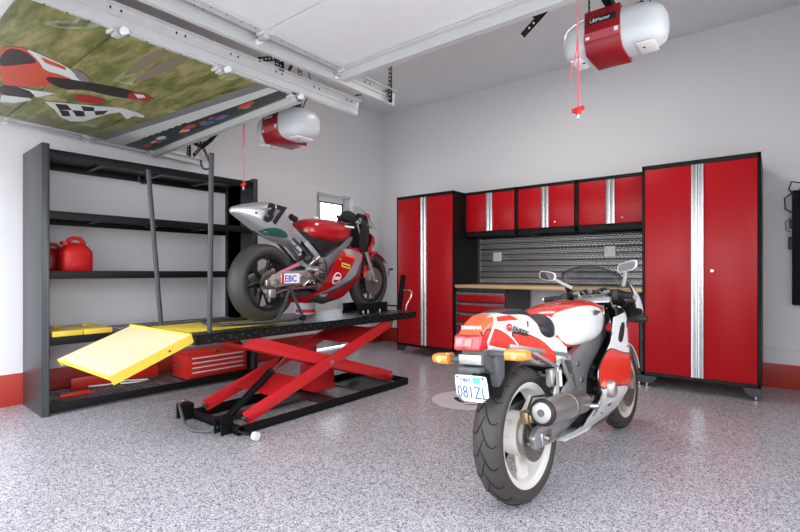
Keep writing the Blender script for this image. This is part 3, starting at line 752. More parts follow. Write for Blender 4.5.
# small things lying on the wire of the bottom shelf
t = MB().tube([(0, 0, .012), (.05, .12, .012), (.03, .30, .014), (.12, .45, .012), (.16, .33, .014), (.10, .22, .012)], .007, 8).build('cable', 'outlet'); t.location = on_shelf(.2, .42, .092)
tag(t, 'white cable lying on the wire of the bottom shelf', 'cable')
t = MB().box((0, 0, 0), (.06, .22, .03)).build('red_pry_bar', 'tool_red', None, bevel=.008); t.location = on_shelf(.35, .16, .086); tag(t, 'small red tool lying on the bottom shelf at the left', 'tool')
t = MB().box((0, 0, 0), (.03, .74, .10)).build('red_box_lid', 'tool_red', None, bevel=.006); t.location = on_shelf(.13, .30, .086); tag(t, 'long flat red case standing at the back of the bottom shelf', 'case')

# ================================================================== the work lift
LX = 1.69; PZ = .708
lift = thing('motorcycle_lift', 'black and red scissor work lift holding the race bike', 'motorcycle lift', (LX, -3.05, 0))
def lp(x, y, z): return (x-LX, y+3.05, z)                 # room point to the lift's own frame
def lbox(m, a, b): return m.box(lp(*a), lp(*b))
PX0, PX1, PY0, PY1 = 1.26, 2.105, -4.27, -1.935
m = lbox(MB(), (PX0, PY0, PZ-.006), (PX1, PY1, PZ)); m.build('platform', 'deck', lift)
m = MB()
for a, b in (((PX1-.004, PY0, PZ-.064), (PX1, PY1, PZ-.001)), ((PX0, PY0, PZ-.064), (PX0+.004, PY1, PZ-.001)), ((PX0, PY0, PZ-.064), (PX1, PY0+.004, PZ-.001)), ((PX0, PY1-.004, PZ-.064), (PX1, PY1, PZ-.001))): lbox(m, a, b)
for y in (-3.9, -3.4, -2.9, -2.4): lbox(m, (PX0+.004, y, PZ-.06), (PX1-.004, y+.04, PZ-.006))
fl = m.build('side_flange', M['black_steel'], lift)
m = MB()
for i in range(46):                                       # raised bars of the tread plate folded over the flange
    y = PY0+.08+i*.05; z = PZ-.022 if i % 2 else PZ-.042; s = 1 if i % 2 else -1
    m.bar(lp(PX1+.0005, y-.009, z-.009*s), lp(PX1+.0005, y+.009, z+.009*s), .003, .006)
tag(m.build('tread_pattern', 'dark_grey', fl), kind='stuff')
MB().cyl(lp(PX1-.001, -4.03, PZ-.034), lp(PX1+.004, -4.03, PZ-.034), .014).build('flange_hole', 'ink', fl)
lbox(MB(), (1.40, -4.235, PZ+.0005), (1.94, -3.42, PZ+.004)).build('yellow_drop_panel', 'yellow', lift, bevel=.001)
# ramp
rp = MB(); ax, ay, az = lp(1.20, -4.285, .712); bx, by, bz = lp(2.065, -4.755, .525)
d = Vector((0, by-ay, bz-az)).normalized(); nrm = Vector((0, -d.z, d.y)) * -1
if nrm.z < 0: nrm = -nrm
def rq(x, t, n): return Vector((x, ay, az))+d*t+nrm*n
RL = math.hypot(by-ay, bz-az)
def rbox(mb, x0, x1, t0, t1, n0, n1): return mb.add([rq(x0,t0,n0), rq(x1,t0,n0), rq(x1,t1,n0), rq(x0,t1,n0), rq(x0,t0,n1), rq(x1,t0,n1), rq(x1,t1,n1), rq(x0,t1,n1)], [(3,2,1,0),(4,5,6,7),(0,1,5,4),(1,2,6,5),(2,3,7,6),(3,0,4,7)])
ramp = rbox(MB(), ax, bx, 0, RL, -.005, 0).build('ramp', 'paleyellow', lift)
for xa, xb in ((bx-.004, bx+.001), (ax-.001, ax+.004)): rbox(MB(), xa, xb, 0, RL, -.055, .0005).build('ramp_flange', 'yellow', ramp)
rbox(MB(), ax, bx, RL-.004, RL+.003, -.022, .002).build('ramp_lip', 'yellow', ramp)
MB().cyl(rq(ax-.004, .008, .002), rq(bx+.006, .008, .002), .010).build('hinge_rod', 'yellow', ramp)
MB().cyl(rq(bx, .16, -.03), rq(bx+.003, .16, -.03), .007).build('ramp_hole', 'ink', ramp)
# base frame
BX0, BX1, BY0, BY1 = 1.50, 2.14, -4.0, -2.12
m = MB()
lbox(m, (BX1-.005, BY0, .012), (BX1, BY1, .07)); lbox(m, (BX1-.05, BY0, .008), (BX1, BY1, .014)); lbox(m, (BX0, BY0, .012), (BX0+.005, BY1, .07)); lbox(m, (BX0, BY0, .008), (BX0+.05, BY1, .014))
lbox(m, (BX0, BY1-.006, .012), (BX1, BY1, .07)); lbox(m, (BX0, BY0, .012), (BX1, BY0+.045, .06))
base = m.build('base_frame', 'black_steel', lift, bevel=.001)
for y0, y1 in ((-3.12, -2.92), (-2.60, -2.14)): lbox(MB(), (BX0, y0, .006), (BX1-.006, y1, .013)).build('floor_plate', 'dark_grey', lift)
lbox(MB(), (1.70, -3.92, .006), (1.80, -3.12, .03)).build('centre_rail', 'dark_grey', lift)
# scissor arms: flat red bars on edge
def sarm(p, q, w=.095, t=.022):
    m = MB(); P_ = Vector(lp(*p)); Q = Vector(lp(*q)); m.bar(P_, Q, t, w)
    a = m.build('scissor_arm', 'lift_red', lift, bevel=.004)
    for c in (P_, Q): MB().cyl(c+Vector((-.018, 0, 0)), c+Vector((.018, 0, 0)), .018).build('pin', 'steel', a)
    return a
for xo, xi in ((2.065, 2.03), (1.54, 1.575)):
    sarm((xo, -3.90, .085), (xo, -2.30, .63)); sarm((xi, -3.88, .625), (xi, -2.25, .095))
for x0, x1 in ((2.02, 2.08), (1.53, 1.59)): MB().cyl(lp(x0, -3.08, .36), lp(x1, -3.08, .36), .019, n=20).build('pivot_bolt', 'alu', lift)
# cross plates between the arms
dA = Vector((0, 1.60, .545)).normalized(); dB = Vector((0, 1.63, -.53)).normalized()
def plate(p0, p1, x0, x1, t=.006, name='cross_plate'):
    a = Vector(p0); b = Vector(p1); n = Vector((0, -(b-a).z, (b-a).y)).normalized()*t
    vs = [lp(x, p.y, p.z) for p in (a, b, b+n, a+n) for x in (x0, x1)]
    return MB().add(vs, [(0,1,3,2),(2,3,5,4),(4,5,7,6),(6,7,1,0),(0,2,4,6),(1,7,5,3)]).build(name, 'lift_red', lift)
plate((0, -3.66, .19), (0, -3.40, .28), 1.55, 2.055); plate((0, -2.82, .48), (0, -2.52, .585), 1.55, 2.055)
plate((0, -3.70, .54), (0, -3.45, .46), 1.58, 2.02); plate((0, -2.72, .22), (0, -2.45, .14), 1.58, 2.02)
# hydraulic ram
c0 = Vector(lp(1.86, -3.90, .06)); c1 = Vector(lp(1.80, -3.30, .45)); cm = c0.lerp(c1, .66)
MB().cyl(c0, cm, .027, n=20).build('ram_cylinder', 'black_steel', lift); MB().cyl(cm, c1, .016, n=16).build('ram_rod', 'chrome', lift)
MB().cyl(cm-(c1-c0)*.02, cm+(c1-c0)*.02, .031, n=20).build('gland', 'black_plastic', lift)
# pump unit
lbox(MB(), (1.55, -2.98, .03), (1.75, -2.74, .27)).build('pump_box', 'lift_red', lift, bevel=.006)
MB().cyl(lp(1.64, -2.86, .27), lp(1.64, -2.86, .35), .03).cyl(lp(1.64, -2.86, .33), lp(1.58, -2.9, .33), .02).build('valve', 'steel', lift)
MB().tube([lp(1.66, -3.0, .12), lp(1.70, -3.1, .09), lp(1.69, -3.3, .02), lp(1.62, -3.45, .01)], .007, 8).build('air_hose', 'black_plastic', lift)
# foot handle, brackets, levelling leg, hose
m = MB().tube([lp(1.56, -2.33, .06), lp(1.56, -2.33, .15), lp(1.56, -2.33, .155), lp(1.74, -2.30, .155), lp(1.74, -2.30, .15), lp(1.74, -2.30, .06)], .011, 8); m.build('loop_handle', 'black_steel', lift)
for x in (1.50, 2.02):
    b = MB()
    for dx in (-.042, .042): lbox(b, (x+dx-.003, -4.08, .01), (x+dx+.003, -3.99, .125))
    lbox(b, (x-.045, -4.08, .119), (x+.045, -3.99, .125)); b.build('wheel_bracket', 'black_steel', lift, bevel=.001)
    MB().cyl(lp(x-.035, -4.03, .05), lp(x+.035, -4.03, .05), .008).build('axle_pin', 'steel', lift)
MB().cyl(lp(2.13, -3.99, .035), lp(2.30, -3.975, .035), .0115).build('levelling_screw', 'black_steel', lift)
MB().cyl(lp(2.285, -3.975, .035), lp(2.315, -3.972, .035), .027, n=24).build('white_foot', 'outlet', lift)
MB().tube([lp(1.44, -4.02, .125), lp(1.50, -4.08, .125), lp(1.60, -4.11, .07), lp(1.68, -4.13, .025), lp(1.82, -4.14, .014), lp(1.93, -4.10, .02), lp(1.98, -4.05, .05)], .010, 10).build('rubber_hose', 'grey_plastic', lift)
MB().cyl(lp(1.415, -4.0, .12), lp(1.45, -4.03, .125), .014).build('hose_fitting', 'steel', lift)
# upright posts with J hooks on the near corners
def post(label, x, y, z1, top, hk):
    p = thing('tie_down_post', label, 'post', (x, y, PZ+.0045))
    T = Vector((top[0]-x, top[1]-y, z1-PZ)); MB().tube([(0, 0, 0), T], .0165, 16).build('tube', 'dark_grey', p)
    b = T*.965; hk_ = [(0, -.03), (.012, -.050), (.034, -.058), (.056, -.050), (.068, -.025), (.070, .005)]
    MB().tube([b+Vector((-.784*r, -.62*r, z)) for r, z in hk_], .0062, 8).build('hook', 'black_steel', p)
    MB().cyl(T-Vector((0, 0, .004)), T+Vector((0, 0, .008)), .018).build('end_cap', 'black_plastic', p)
post('dark steel post with a top hook on the lift corner nearest the camera', 2.045, -4.15, 1.88, (2.05, -4.14), 1)
post('dark steel post leaning at the far side of the yellow ramp, with a hook', 1.385, -4.16, 1.85, (1.36, -4.24), 1)
# front wheel chock
ck = thing('wheel_chock', 'black wheel chock with chrome lever holding the race bike front wheel', 'wheel chock', (1.69, -2.2, PZ))
def cq(x, y, z): return (x-1.69, y+2.2, z-PZ)
m = MB(); 
for x in (1.57, 1.77): m.box(cq(x-.004, -2.45, PZ), cq(x+.004, -2.0, PZ+.09))
m.box(cq(1.55, -2.46, PZ), cq(1.79, -1.99, PZ+.006)); m.build('base', 'black_steel', ck, bevel=.001)
m = MB()
m.bar(cq(1.93, -2.00, PZ+.01), cq(1.955, -1.955, PZ+.37), .012, .075, up=(0, 1, 0)); m.bar(cq(1.57, -2.00, PZ+.02), cq(1.56, -1.955, PZ+.36), .008, .075, up=(0, 1, 0)); m.bar(cq(1.56, -1.99, PZ+.05), cq(1.94, -1.99, PZ+.05), .05, .012); m.build('upright', 'black_steel', ck)
MB().tube([cq(1.95, -1.97, PZ+.215), cq(2.04, -1.965, PZ+.215), cq(2.07, -1.965, PZ+.20), cq(2.065, -1.97, PZ+.15), cq(2.02, -1.99, PZ+.06), cq(2.015, -1.99, PZ+.01)], .008, 10).build('lever', 'chrome', ck)
MB().cyl(cq(1.79, -1.93, PZ+.43), cq(1.74, -1.93, PZ+.43), .010).cyl(cq(1.74, -1.93, PZ+.43), cq(1.74, -1.94, PZ+.36), .005).build('adjuster_knob', 'black_plastic', ck)
for y in (-2.40, -2.33, -2.15): MB().cyl(cq(1.80, y, PZ), cq(1.80, y, PZ+.022), .009).build('bolt', 'alu', ck)
# tin standing on the deck under the bike
t = thing('white_tub', 'white tub with red and blue band on the lift deck beneath the race bike', 'tub', (1.46, -2.84, PZ+.001))
MB().lathe([(0, 0), (.088, 0), (.094, .005), (.098, .105), (.101, .106), (.101, .12), (.095, .124), (0, .124)], (0, 0, 0), 'z', 40).build('tub_body', 'bucket', t)
MB().lathe([(.0945, .018), (.0965, .018), (.0975, .05), (.0955, .05)], (0, 0, 0), 'z', 40, -1.6, .5, closed=True).build('red_band', 'red_ink', t)
MB().lathe([(.0945, .018), (.0967, .018), (.0977, .05), (.0955, .05)], (0, 0, 0), 'z', 40, -1.95, -1.6, closed=True).build('blue_band', 'blue_ink', t)

# floor disc logo
t = MB().lathe([(0, .0005), (.30, .0005), (.30, .002), (0, .002)], (0, 0, 0), 'z', 64).build('floor_decal', 'disc_white'); t.location = (2.87, -2.24, 0)
tag(t, 'round white decal with black marks on the floor left of the parked bike', 'decal')
m = MB(); m.prism(smooth_poly([(-.13, -.02), (-.02, -.11), (.06, -.10), (-.06, -.03), (-.10, .03)]), lambda a, b, tt: (a, b, tt), .002, .0028); m.prism(smooth_poly([(.05, -.16), (.17, -.05), (.20, -.03), (.13, -.13)]), lambda a, b, tt: (a, b, tt), .002, .0028)
m.prism([(-.05, .02), (.08, .02), (.05, .05), (-.06, .05)], lambda a, b, tt: (a, b, tt), .002, .0028)
m.build('printed_mark', 'ink', t)

# ================================================================== motorcycles (own frame: x forward from the rear tyre contact, y left, z up)
def wheel_y(par, name, c, R, w, rimr, tyre, rim, spoke_n, spoke, groove=False, hubw=.06, flat=2.6):
    """a wheel on the y axis: rim with tyre, spokes, hub as its sub-parts"""
    cx_, cz_ = c; C = (cx_, 0, cz_)
    rw = w*.42
    o = MB().lathe([(rimr-.030, -rw*.75), (rimr-.008, -rw), (rimr+.006, -rw), (rimr+.006, -rw+.006), (rimr-.02, -rw*.6), (rimr-.026, 0), (rimr-.02, rw*.6), (rimr+.006, rw-.006), (rimr+.006, rw), (rimr-.008, rw), (rimr-.030, rw*.75), (rimr-.036, 0)], C, 'y', 64, closed=True).build(name, rim, par, smooth=40)
    pr = []; k = 18
    for i in range(k+1):
        a = -PI*.5*1.18+PI*1.18*i/k
        h = math.sin(a)*w/2/math.sin(PI/2*1.0) if abs(a) <= PI/2 else math.copysign(w/2*(1-.10*((abs(a)-PI/2)/.28)), a)
        r = rimr+.004+(R-rimr-.004)*max(0, math.cos(a*.847))**(2/flat)
        pr.append((r, h))
    pr = [(rimr-.002, -rw+.002)]+pr+[(rimr-.002, rw-.002)]
    t = MB().lathe(pr, C, 'y', 96, closed=True).build('tyre', tyre, o, smooth=60)
    if groove:
        def surf(h):
            for (r0, h0), (r1, h1) in zip(pr[:-1], pr[1:]):
                if min(h0, h1) <= h <= max(h0, h1) and abs(h1-h0) > 1e-6 and max(r0, r1) > rimr+.01: return r0+(r1-r0)*(h-h0)/(h1-h0)
            return R
        g = MB(); n = groove
        for i in range(n):
            for s in (-1, 1):
                a0 = 2*PI*(i+.5*(s > 0))/n; pts = []
                for j in range(9):
                    u = j/8; h = s*w*(-.04+.47*u); a = a0+.34*math.sin(u*PI*.62)-.10*u
                    r = surf(max(-w*.485, min(w*.485, h)))+.0006
                    pts.append(Vector((cx_+r*math.cos(a), h, cz_+r*math.sin(a))))
                g.tube(pts, [.0015+.0022*math.sin(PI*(q+.5)/9) for q in range(9)], 5)
        tag(g.build('tread_groove', 'tyre_groove', t), kind='stuff')
    MB().lathe([(0, -hubw), (.045, -hubw), (.052, -hubw*.5), (.052, hubw*.5), (.045, hubw), (0, hubw)], C, 'y', 32).build('hub', rim, o)
    for i in range(spoke_n):
        a = 2*PI*i/spoke_n+spoke[0]; s = MB(); ca, sa = math.cos(a), math.sin(a)
        rs = []
        for u in range(9):
            f = u/8; r = .04+(rimr-.030-.04)*f; wd = spoke[1]+(spoke[2]-spoke[1])*f; th = spoke[3]*(1-.25*math.sin(PI*f))
            if f > .8: wd *= 1+1.2*(f-.8)
            ring_ = []
            for j in range(12):
                b = 2*PI*j/12; e = 3; pw = wd*math.copysign(abs(math.cos(b))**(2/e), math.cos(b)); pt = th*math.copysign(abs(math.sin(b))**(2/e), math.sin(b))
                ring_.append((cx_+r*ca-pw*sa, pt, cz_+r*sa+pw*ca))
            rs.append(ring_)
        s.loft(rs); s.build('spoke', rim, o, smooth=50)
    return o
def rotor(par, c, y, r, name='brake_disc', m='goldrotor', holes=18):
    C = (c[0], y, c[1]); o = MB().lathe([(r*.62, -.0025), (r, -.0025), (r, .0025), (r*.62, .0025)], C, 'y', 64, closed=True).build(name, m, par)
    MB().lathe([(.03, -.004), (r*.64, -.004), (r*.64, .004), (.03, .004)], C, 'y', 24, closed=True).build('disc_carrier', 'steel', o)
    h = MB()
    for i in range(holes):
        for k, rr in enumerate((.70, .80, .90)):
            a = 2*PI*(i+k*.33)/holes; x = c[0]+r*rr*math.cos(a); z = c[1]+r*rr*math.sin(a); h.cyl((x, y-.0032, z), (x, y+.0032, z), .0035, n=8)
    tag(h.build('disc_hole', 'ink', o), kind='stuff')
    return o
def V(s, l, z): return (s, -l, z)                         # s forward, l to the rider's right, z up
def side_l(keys, s, z):
    """half width of a lofted body at station s and height z"""
    zt, zb, hw, nu, nd, bi = interp(keys, s); zc = zb+(zt-zb)*bi
    e = nu if z >= zc else nd; h = (zt-zc) if z >= zc else (zc-zb); r = min(.995, abs(z-zc)/max(h, 1e-4))
    return hw*(1-r**e)**(1/e)
def vtube(mb, pts, r, n=10, **k): return mb.tube([V(*p) for p in pts], r, n, **k)
def vbox(mb, a, b): return mb.box(V(*a), V(*b))
def vbar(mb, p, q, w, h, up=(0, 0, 1)): return mb.bar(V(*p), V(*q), w, h, up)
def vcyl(mb, p, q, r0, r1=None, n=20): return mb.cyl(V(*p), V(*q), r0, r1, n)
def sheet(name, poly, l0, th, m, par, side=1, **k):
    """flat plate of thickness th lying beside the midplane"""
    return panel(name, poly, lambda a, b, t: V(a, side*(l0+t), b), 0, th, m, par, **k)

# ------------------------------------------------------------------ the parked road bike
BK = thing('motorcycle', 'red and white road bike with white wheels parked on the speckled floor', 'motorcycle', (4.005, -3.65, .004), rot=(-.072, 0, PI/2-.070))
RW = wheel_y(BK, 'rear_wheel', (0, .322),   .322, .146, .246, 'tyre', 'wheel_white', 3, (.62, .048, .034, .021), groove=20, hubw=.075, flat=2.2)
MB().lathe([(.05, -.03), (.105, -.045), (.105, .03), (.05, .03)], (0, 0, .322), 'y', 32, closed=True).build('hub_shell', 'wheel_white', RW)
rotor(BK, (0, .322), -.088, .118)
# swingarm
SW = None
for s in (1, -1):
    m = MB(); pts = [(-.07, .055), (.05, .065), (.3, .09), (.52, .12)]
    m.prism([(-.085, .285), (.10, .275), (.40, .325), (.55, .36), (.55, .47), (.42, .46), (.10, .385), (-.06, .375), (-.10, .34)], lambda a, b, t: V(a, s*t, b), .105, .14)
    o = m.build('swingarm', 'frame_alu', BK, bevel=.008)
    vcyl(MB(), (0, s*.10, .322), (0, s*.168, .322), .017).build('axle_nut', 'steel', o); vcyl(MB(), (0, s*.14, .322), (0, s*.148, .322), .03).build('washer', 'alu', o)
    vbox(MB(), (-.045, s*.14, .295), (.055, s*.150, .35)).build('adjuster_plate', 'alu', o, bevel=.003)
    vcyl(MB(), (-.13, s*.122, .322), (-.08, s*.122, .322), .007).build('adjuster_bolt', 'steel', o)
vcyl(MB(), (.46, -.11, .415), (.46, .11, .415), .05).build('swingarm_bridge', 'frame_alu', BK)
# rear caliper on the lower stay, gold, with its stay and hose
m = MB(); vbox(m, (-.105, .07, .40), (-.045, .115, .455)); vbox(m, (-.095, .110, .405), (-.055, .128, .445)); cal = m.build('brake_caliper', 'brass', BK, bevel=.012)
for dz in (.415, .445): vcyl(MB(), (-.075, .135, dz), (-.075, .146, dz), .010).build('caliper_bolt', 'steel', cal)
m = MB(); vbar(m, (-.09, .10, .40), (-.02, .10, .33), .02, .012); vtube(m, [(-.05, .13, .41), (.04, .15, .37), (.3, .15, .37)], .006); m.build('caliper_stay', 'steel', BK)
vtube(MB(), [(-.09, .11, .465), (-.06, .12, .52), (.08, .12, .50), (.3, .14, .48)], .005, 8).build('brake_hose', 'black_plastic', BK)
# chain side
MB().lathe([(.05, -.004), (.10, -.004), (.10, .004), (.05, .004)], V(0, -.095, .322), 'y', 40, closed=True).build('sprocket', 'steel', BK)
m = MB(); vbar(m, (0, -.095, .42), (.55, -.095, .455), .012, .014); vbar(m, (0, -.095, .222), (.55, -.095, .375), .012, .014); m.build('chain', 'ink', BK)
vbox(MB(), (-.05, -.118, .43), (.42, -.108, .475)).build('chain_guard', 'black_plastic', BK, bevel=.003)
# exhaust
def along(p, q, t): return tuple(a+(b-a)*t for a, b in zip(p, q))
e0, e1 = (-.14, .205, .475), (.36, .185, .425)
mu = MB(); A = [V(*along(e0, e1, t)) for t in (0, .01, .03, .9, .97, 1.0)]; mu.tube(A, [.050, .056, .058, .058, .05, .034], 36); muf = mu.build('muffler', 'muffler', BK, smooth=40)
mu = MB(); mu.tube([V(*along(e0, e1, t)) for t in (-.012, .0, .02)], [.050, .059, .060], 36); mu.build('end_ring', 'ink', muf)
mu = MB(); mu.tube([V(*along(e0, e1, t)) for t in (-.03, -.025, -.005)], [.036, .044, .046], 36); mu.build('end_cap', 'muffler', muf)
vcyl(MB(), along(e0, e1, -.034), along(e0, e1, -.028), .017).build('outlet_hole', 'grey_plastic', muf)
m = MB(); m.tube([V(*along(e0, e1, t)) for t in (.55, .60)], .0605, 36); m.build('clamp', 'steel', muf)
vtube(MB(), [e1, (.46, .17, .39), (.56, .13, .30), (.70, .08, .21), (.9, .07, .19), (1.08, .07, .25)], [.034, .030, .028, .026, .025, .024], 16).build('collector_pipe', 'steel', BK)
for l in (-.09, -.03, .03, .09): vtube(MB(), [(.98, l, .52), (1.12, l*.95, .45), (1.13, l*.8, .32), (1.02, l*.6, .21), (.8, l*.5, .18)], .019, 10).build('header_pipe', 'steel', BK)
m = MB(); vbar(m, (.10, .172, .50), (.16, .15, .60), .012, .03); m.build('muffler_hanger', 'frame_alu', BK)
# engine block and carburettor bay
m = MB(); vbox(m, (.46, -.15, .24), (.98, .15, .50)); en = m.build('crankcase', 'engine', BK, bevel=.04, seg=3)
m = MB(); m.prism([(.62, .46), (.88, .46), (1.04, .70), (.80, .78)], lambda a, b, t: V(a, t, b), -.14, .14); m.build('cylinder_block', 'engine', BK, bevel=.02)
for s in (1, -1):
    m = MB(); vcyl(m, (.72, s*.14, .40), (.72, s*.195, .40), .085, .075, 28); m.build('side_cover', 'engine', en, bevel=.006)
    m = MB(); vcyl(m, (.55, s*.14, .37), (.55, s*.18, .37), .05, .045, 24); m.build('side_cover', 'castalu', en, bevel=.004)
m = MB(); vbox(m, (.32, -.10, .58), (.66, .10, .74)); m.build('airbox', 'black_plastic', BK, bevel=.02)
for z in (.38, .44, .50, .56): vcyl(MB(), (.60, .155, z), (.60, .172, z), .009).build('engine_bolt', 'steel', en)
# frame: twin spars, swingarm plates, rear subframe
spar = [(1.04, .90), (.83, .865), (.765, .785), (.60, .735), (.40, .69), (.30, .655), (.33, .60), (.36, .50), (.37, .40), (.42, .355), (.485, .36), (.455, .44), (.495, .55), (.655, .64), (.84, .72), (1.08, .80)]
for s in (1, -1):
    def sf(a, b, t, s=s): 
        l = .158+.012*math.sin(PI*max(0, min(1, (a-.35)/.55)))-.34*max(0, a-.84)
        return V(a, s*(l+t), b)
    sp = panel('frame_spar', spar, sf, 0, .035, 'frame_alu', BK, step=.025, rnd=2)
    for p in ((.40, .43), (.42, .52), (.385, .61)): vcyl(MB(), (p[0], s*.155, p[1]), (p[0], s*.168, p[1]), .013).build('frame_bolt', 'steel', sp)
    vcyl(MB(), (.445, s*.14, .415), (.445, s*.172, .415), .028).build('pivot_cap', 'alu', sp)
    m = MB(); vbar(m, (.34, s*.135, .66), (-.18, s*.085, .765), .018, .022); vbar(m, (.34, s*.14, .55), (.0, s*.10, .72), .016, .02); vbar(m, (.22, s*.15, .66), (.33, s*.155, .45), .012, .022); m.build('subframe_rail', 'frame_alu', BK, bevel=.003)
    m = MB(); m.prism([(.16, .50), (.30, .56), (.36, .47), (.33, .40), (.24, .385)], lambda a, b, t: V(a, s*t, b), .15, .162); fb = m.build('footrest_plate', 'frame_alu', BK, bevel=.004)
    vcyl(MB(), (.30, s*.16, .41), (.33, s*.275, .415), .011).build('footrest', 'alu', fb)
    vtube(MB(), [(.30, s*.165, .40), (.42, s*.20, .385), (.50, s*.20, .37)], .007).build('pedal', 'alu', fb)
m = MB(); vcyl(m, (.31, .0, .43), (.30, 0, .66), .022); sk = m.build('shock_body', 'steel', BK)
m = MB(); vtube(m, [(.31+.034*math.sin(k*.9), .034*math.cos(k*.9), .45+k*.0031) for k in range(60)], .006, 6); m.build('shock_spring', 'castalu', sk)
m = MB(); vcyl(m, (.22, .12, .52), (.22, .12, .60), .022); vtube(m, [(.22, .12, .6), (.26, .12, .66), (.32, .13, .68)], .008); m.build('fluid_reservoir', 'outlet', BK)
m = MB(); vcyl(m, (.13, .135, .46), (.19, .135, .62), .010); vbox(m, (.10, .115, .54), (.155, .15, .62)); m.build('rear_lever_link', 'castalu', BK, bevel=.003)
# inner mudguard
m = MB(); 
rs = []
for i in range(13):
    a = math.radians(28+i*9.5); rr = .375; rs.append([V(rr*math.cos(a)+.0, l, .322+rr*math.sin(a)+(.02 if abs(l) < .05 else 0)) for l in (-.095, -.05, .05, .095)]+[V((rr+.006)*math.cos(a), l, .322+(rr+.006)*math.sin(a)+(.02 if abs(l) < .05 else 0)) for l in (.095, .05, -.05, -.095)])
m.loft(rs); m.build('inner_mudguard', 'black_plastic', BK)
# tail
TK = [(-.375, .835, .768, .058, 5, 5, .5), (-.345, .862, .760, .063, 5, 4.5, .5), (-.30, .893, .752, .068, 4.5, 4, .5), (-.245, .915, .745, .074, 4, 4, .5), (-.12, .918, .715, .090, 3.6, 4, .5), (.0, .912, .680, .106, 3.4, 4, .5),
      (.06, .885, .660, .114, 3.4, 4, .5), (.12, .835, .635, .122, 3.6, 4, .5), (.20, .80, .615, .130, 4, 4, .5), (.26, .775, .605, .134, 4, 4, .5), (.33, .75, .62, .132, 4, 4, .5)]
TC = body('tail_cowl', TK, ['bike_white', 'tail_orange'], BK, k=90, n=96, color=lambda c, n: 1 if (c.x < -.245-(.915-c.z)*.62) else 0)
def tail_s(side): return lambda a, b, t: V(a, side*(side_l(TK, a, b)+t), b)
GA = [(-.335, .852), (-.255, .850), (-.17, .810), (-.098, .748), (-.215, .764), (-.345, .795)]
GB = [(-.165, .822), (-.043, .806), (.078, .764), (.185, .694), (.212, .624), (.16, .632), (.03, .688), (-.056, .728)]
for s in (1, -1):
    for G in (GA, GB):
        mx_ = sum(p[0] for p in G)/len(G); mz_ = sum(p[1] for p in G)/len(G)
        panel('side_graphic', G, tail_s(s), .0018, .004, 'bike_red', TC, rnd=1, step=.02)
        panel('side_outline', [(mx_+(a-mx_)*1.05, mz_+(b-mz_)*1.09) for a, b in G], tail_s(s), .0011, .003, 'ink', TC, rnd=1, step=.02)
    panel('upper_graphic', [(-.240, .903), (-.13, .903), (-.085, .878), (-.245, .882)], tail_s(s), .002, .004, 'bike_red', TC, rnd=0, step=.02)
    panel('cowl_edge', [(-.252, .908), (-.238, .905), (-.334, .772), (-.348, .776)], tail_s(s), .0025, .004, 'bike_white', TC, rnd=0, step=.02)
nx = Vector((1, 0, -.36)).normalized()
text('lettering', 'G', .042, 'red_ink', TC, V(-.200, .0905, .842), (1, -.12, -.30), (0, 0, 1), .002, bold=.0025, sx=1.1)
text('lettering', 'ENESIS', .037, 'ink', TC, V(-.160, .0945, .832), (1, -.13, -.32), (.1, 0, 1), .002, bold=.0006, sx=1.12, shear=.2)
text('lettering', '1', .034, 'ink', TC, V(-.035, .1055, .842), (1, 0, 0), (.1, 0, 1), .002, bold=.002)
text('lettering', 'YAMAHA', .027, 'white_ink', TC, V(-.356, -.052, .856), (0, -1, 0), (.75, 0, 1), .004, bold=.0002, sx=.98)
# rear lamp, fender, plate, indicators
m = MB(); m.prism([(-.398, .768), (-.385, .835), (-.33, .838), (-.32, .765)], lambda a, b, t: V(a, t, b), -.068, .068); TL = m.build('tail_light', 'taillens', BK, bevel=.010, seg=3)
m = MB(); m.prism([(-.4005, .785), (-.3925, .822), (-.389, .822), (-.396, .785)], lambda a, b, t: V(a, t, b), -.052, .030); m.build('reflector', 'taillens_pale', TL, bevel=.003)
vbox(MB(), (-.362, -.06, .836), (-.30, .06, .845)).build('lamp_gap', 'ink', BK)
m = MB(); m.prism([(-.355, .765), (-.23, .765), (-.16, .70), (-.20, .655), (-.285, .655), (-.352, .70)], lambda a, b, t: V(a, t, b), -.055, .055); m.build('rear_fender', 'grey_plastic', BK, bevel=.008)
m = MB(); m.prism([(-.29, .73), (-.20, .74), (-.215, .58), (-.26, .575)], lambda a, b, t: V(a, t, b), .03, .075); m.build('fender_stay', 'grey_plastic', BK, bevel=.01)
m = MB(); vbox(m, (-.375, -.058, .705), (-.35, .058, .748)); br = m.build('plate_bracket', 'castalu', BK, bevel=.004)
vbox(MB(), (-.388, -.055, .672), (-.34, .055, .695)).build('plate_lamp', 'grey_plastic', BK, bevel=.006)
pm = MB(); pm.prism(smooth_poly([(-.082, .545), (.082, .545), (.082, .656), (.066, .660), (-.066, .660), (-.082, .656)], 1), lambda a, b, t: V(-.375+t-(b-.62)*.12, a, b), 0, .004)
PL = pm.build('licence_plate', 'plate', BK)
pbase = lambda l, z: V(-.3775-(z-.62)*.12, l, z)
text('plate_number', '081ZL', .078, 'plate_blue', PL, pbase(-.076, .560), (0, -1, 0), (-.12, 0, 1), .002, bold=-.001, sx=.75)
text('plate_region', 'ONT', .026, 'plate_blue', PL, pbase(-.055, .629), (0, -1, 0), (-.12, 0, 1), .002)
vb = MB(); vb.prism([(.012, .626), (.05, .626), (.05, .652), (.012, .652)], lambda a, b, t: V(-.3765+t-(b-.62)*.12, a, b), 0, .002); vb.build('plate_sticker', 'plate_green', PL)
for a in (-.07, .07):
    for z in (.651, .553): MB().cyl(pbase(a*.93, z), tuple(Vector(pbase(a*.93, z))+Vector((-.003, 0, 0))), .005, n=10).build('plate_screw', 'grey_plastic', PL)
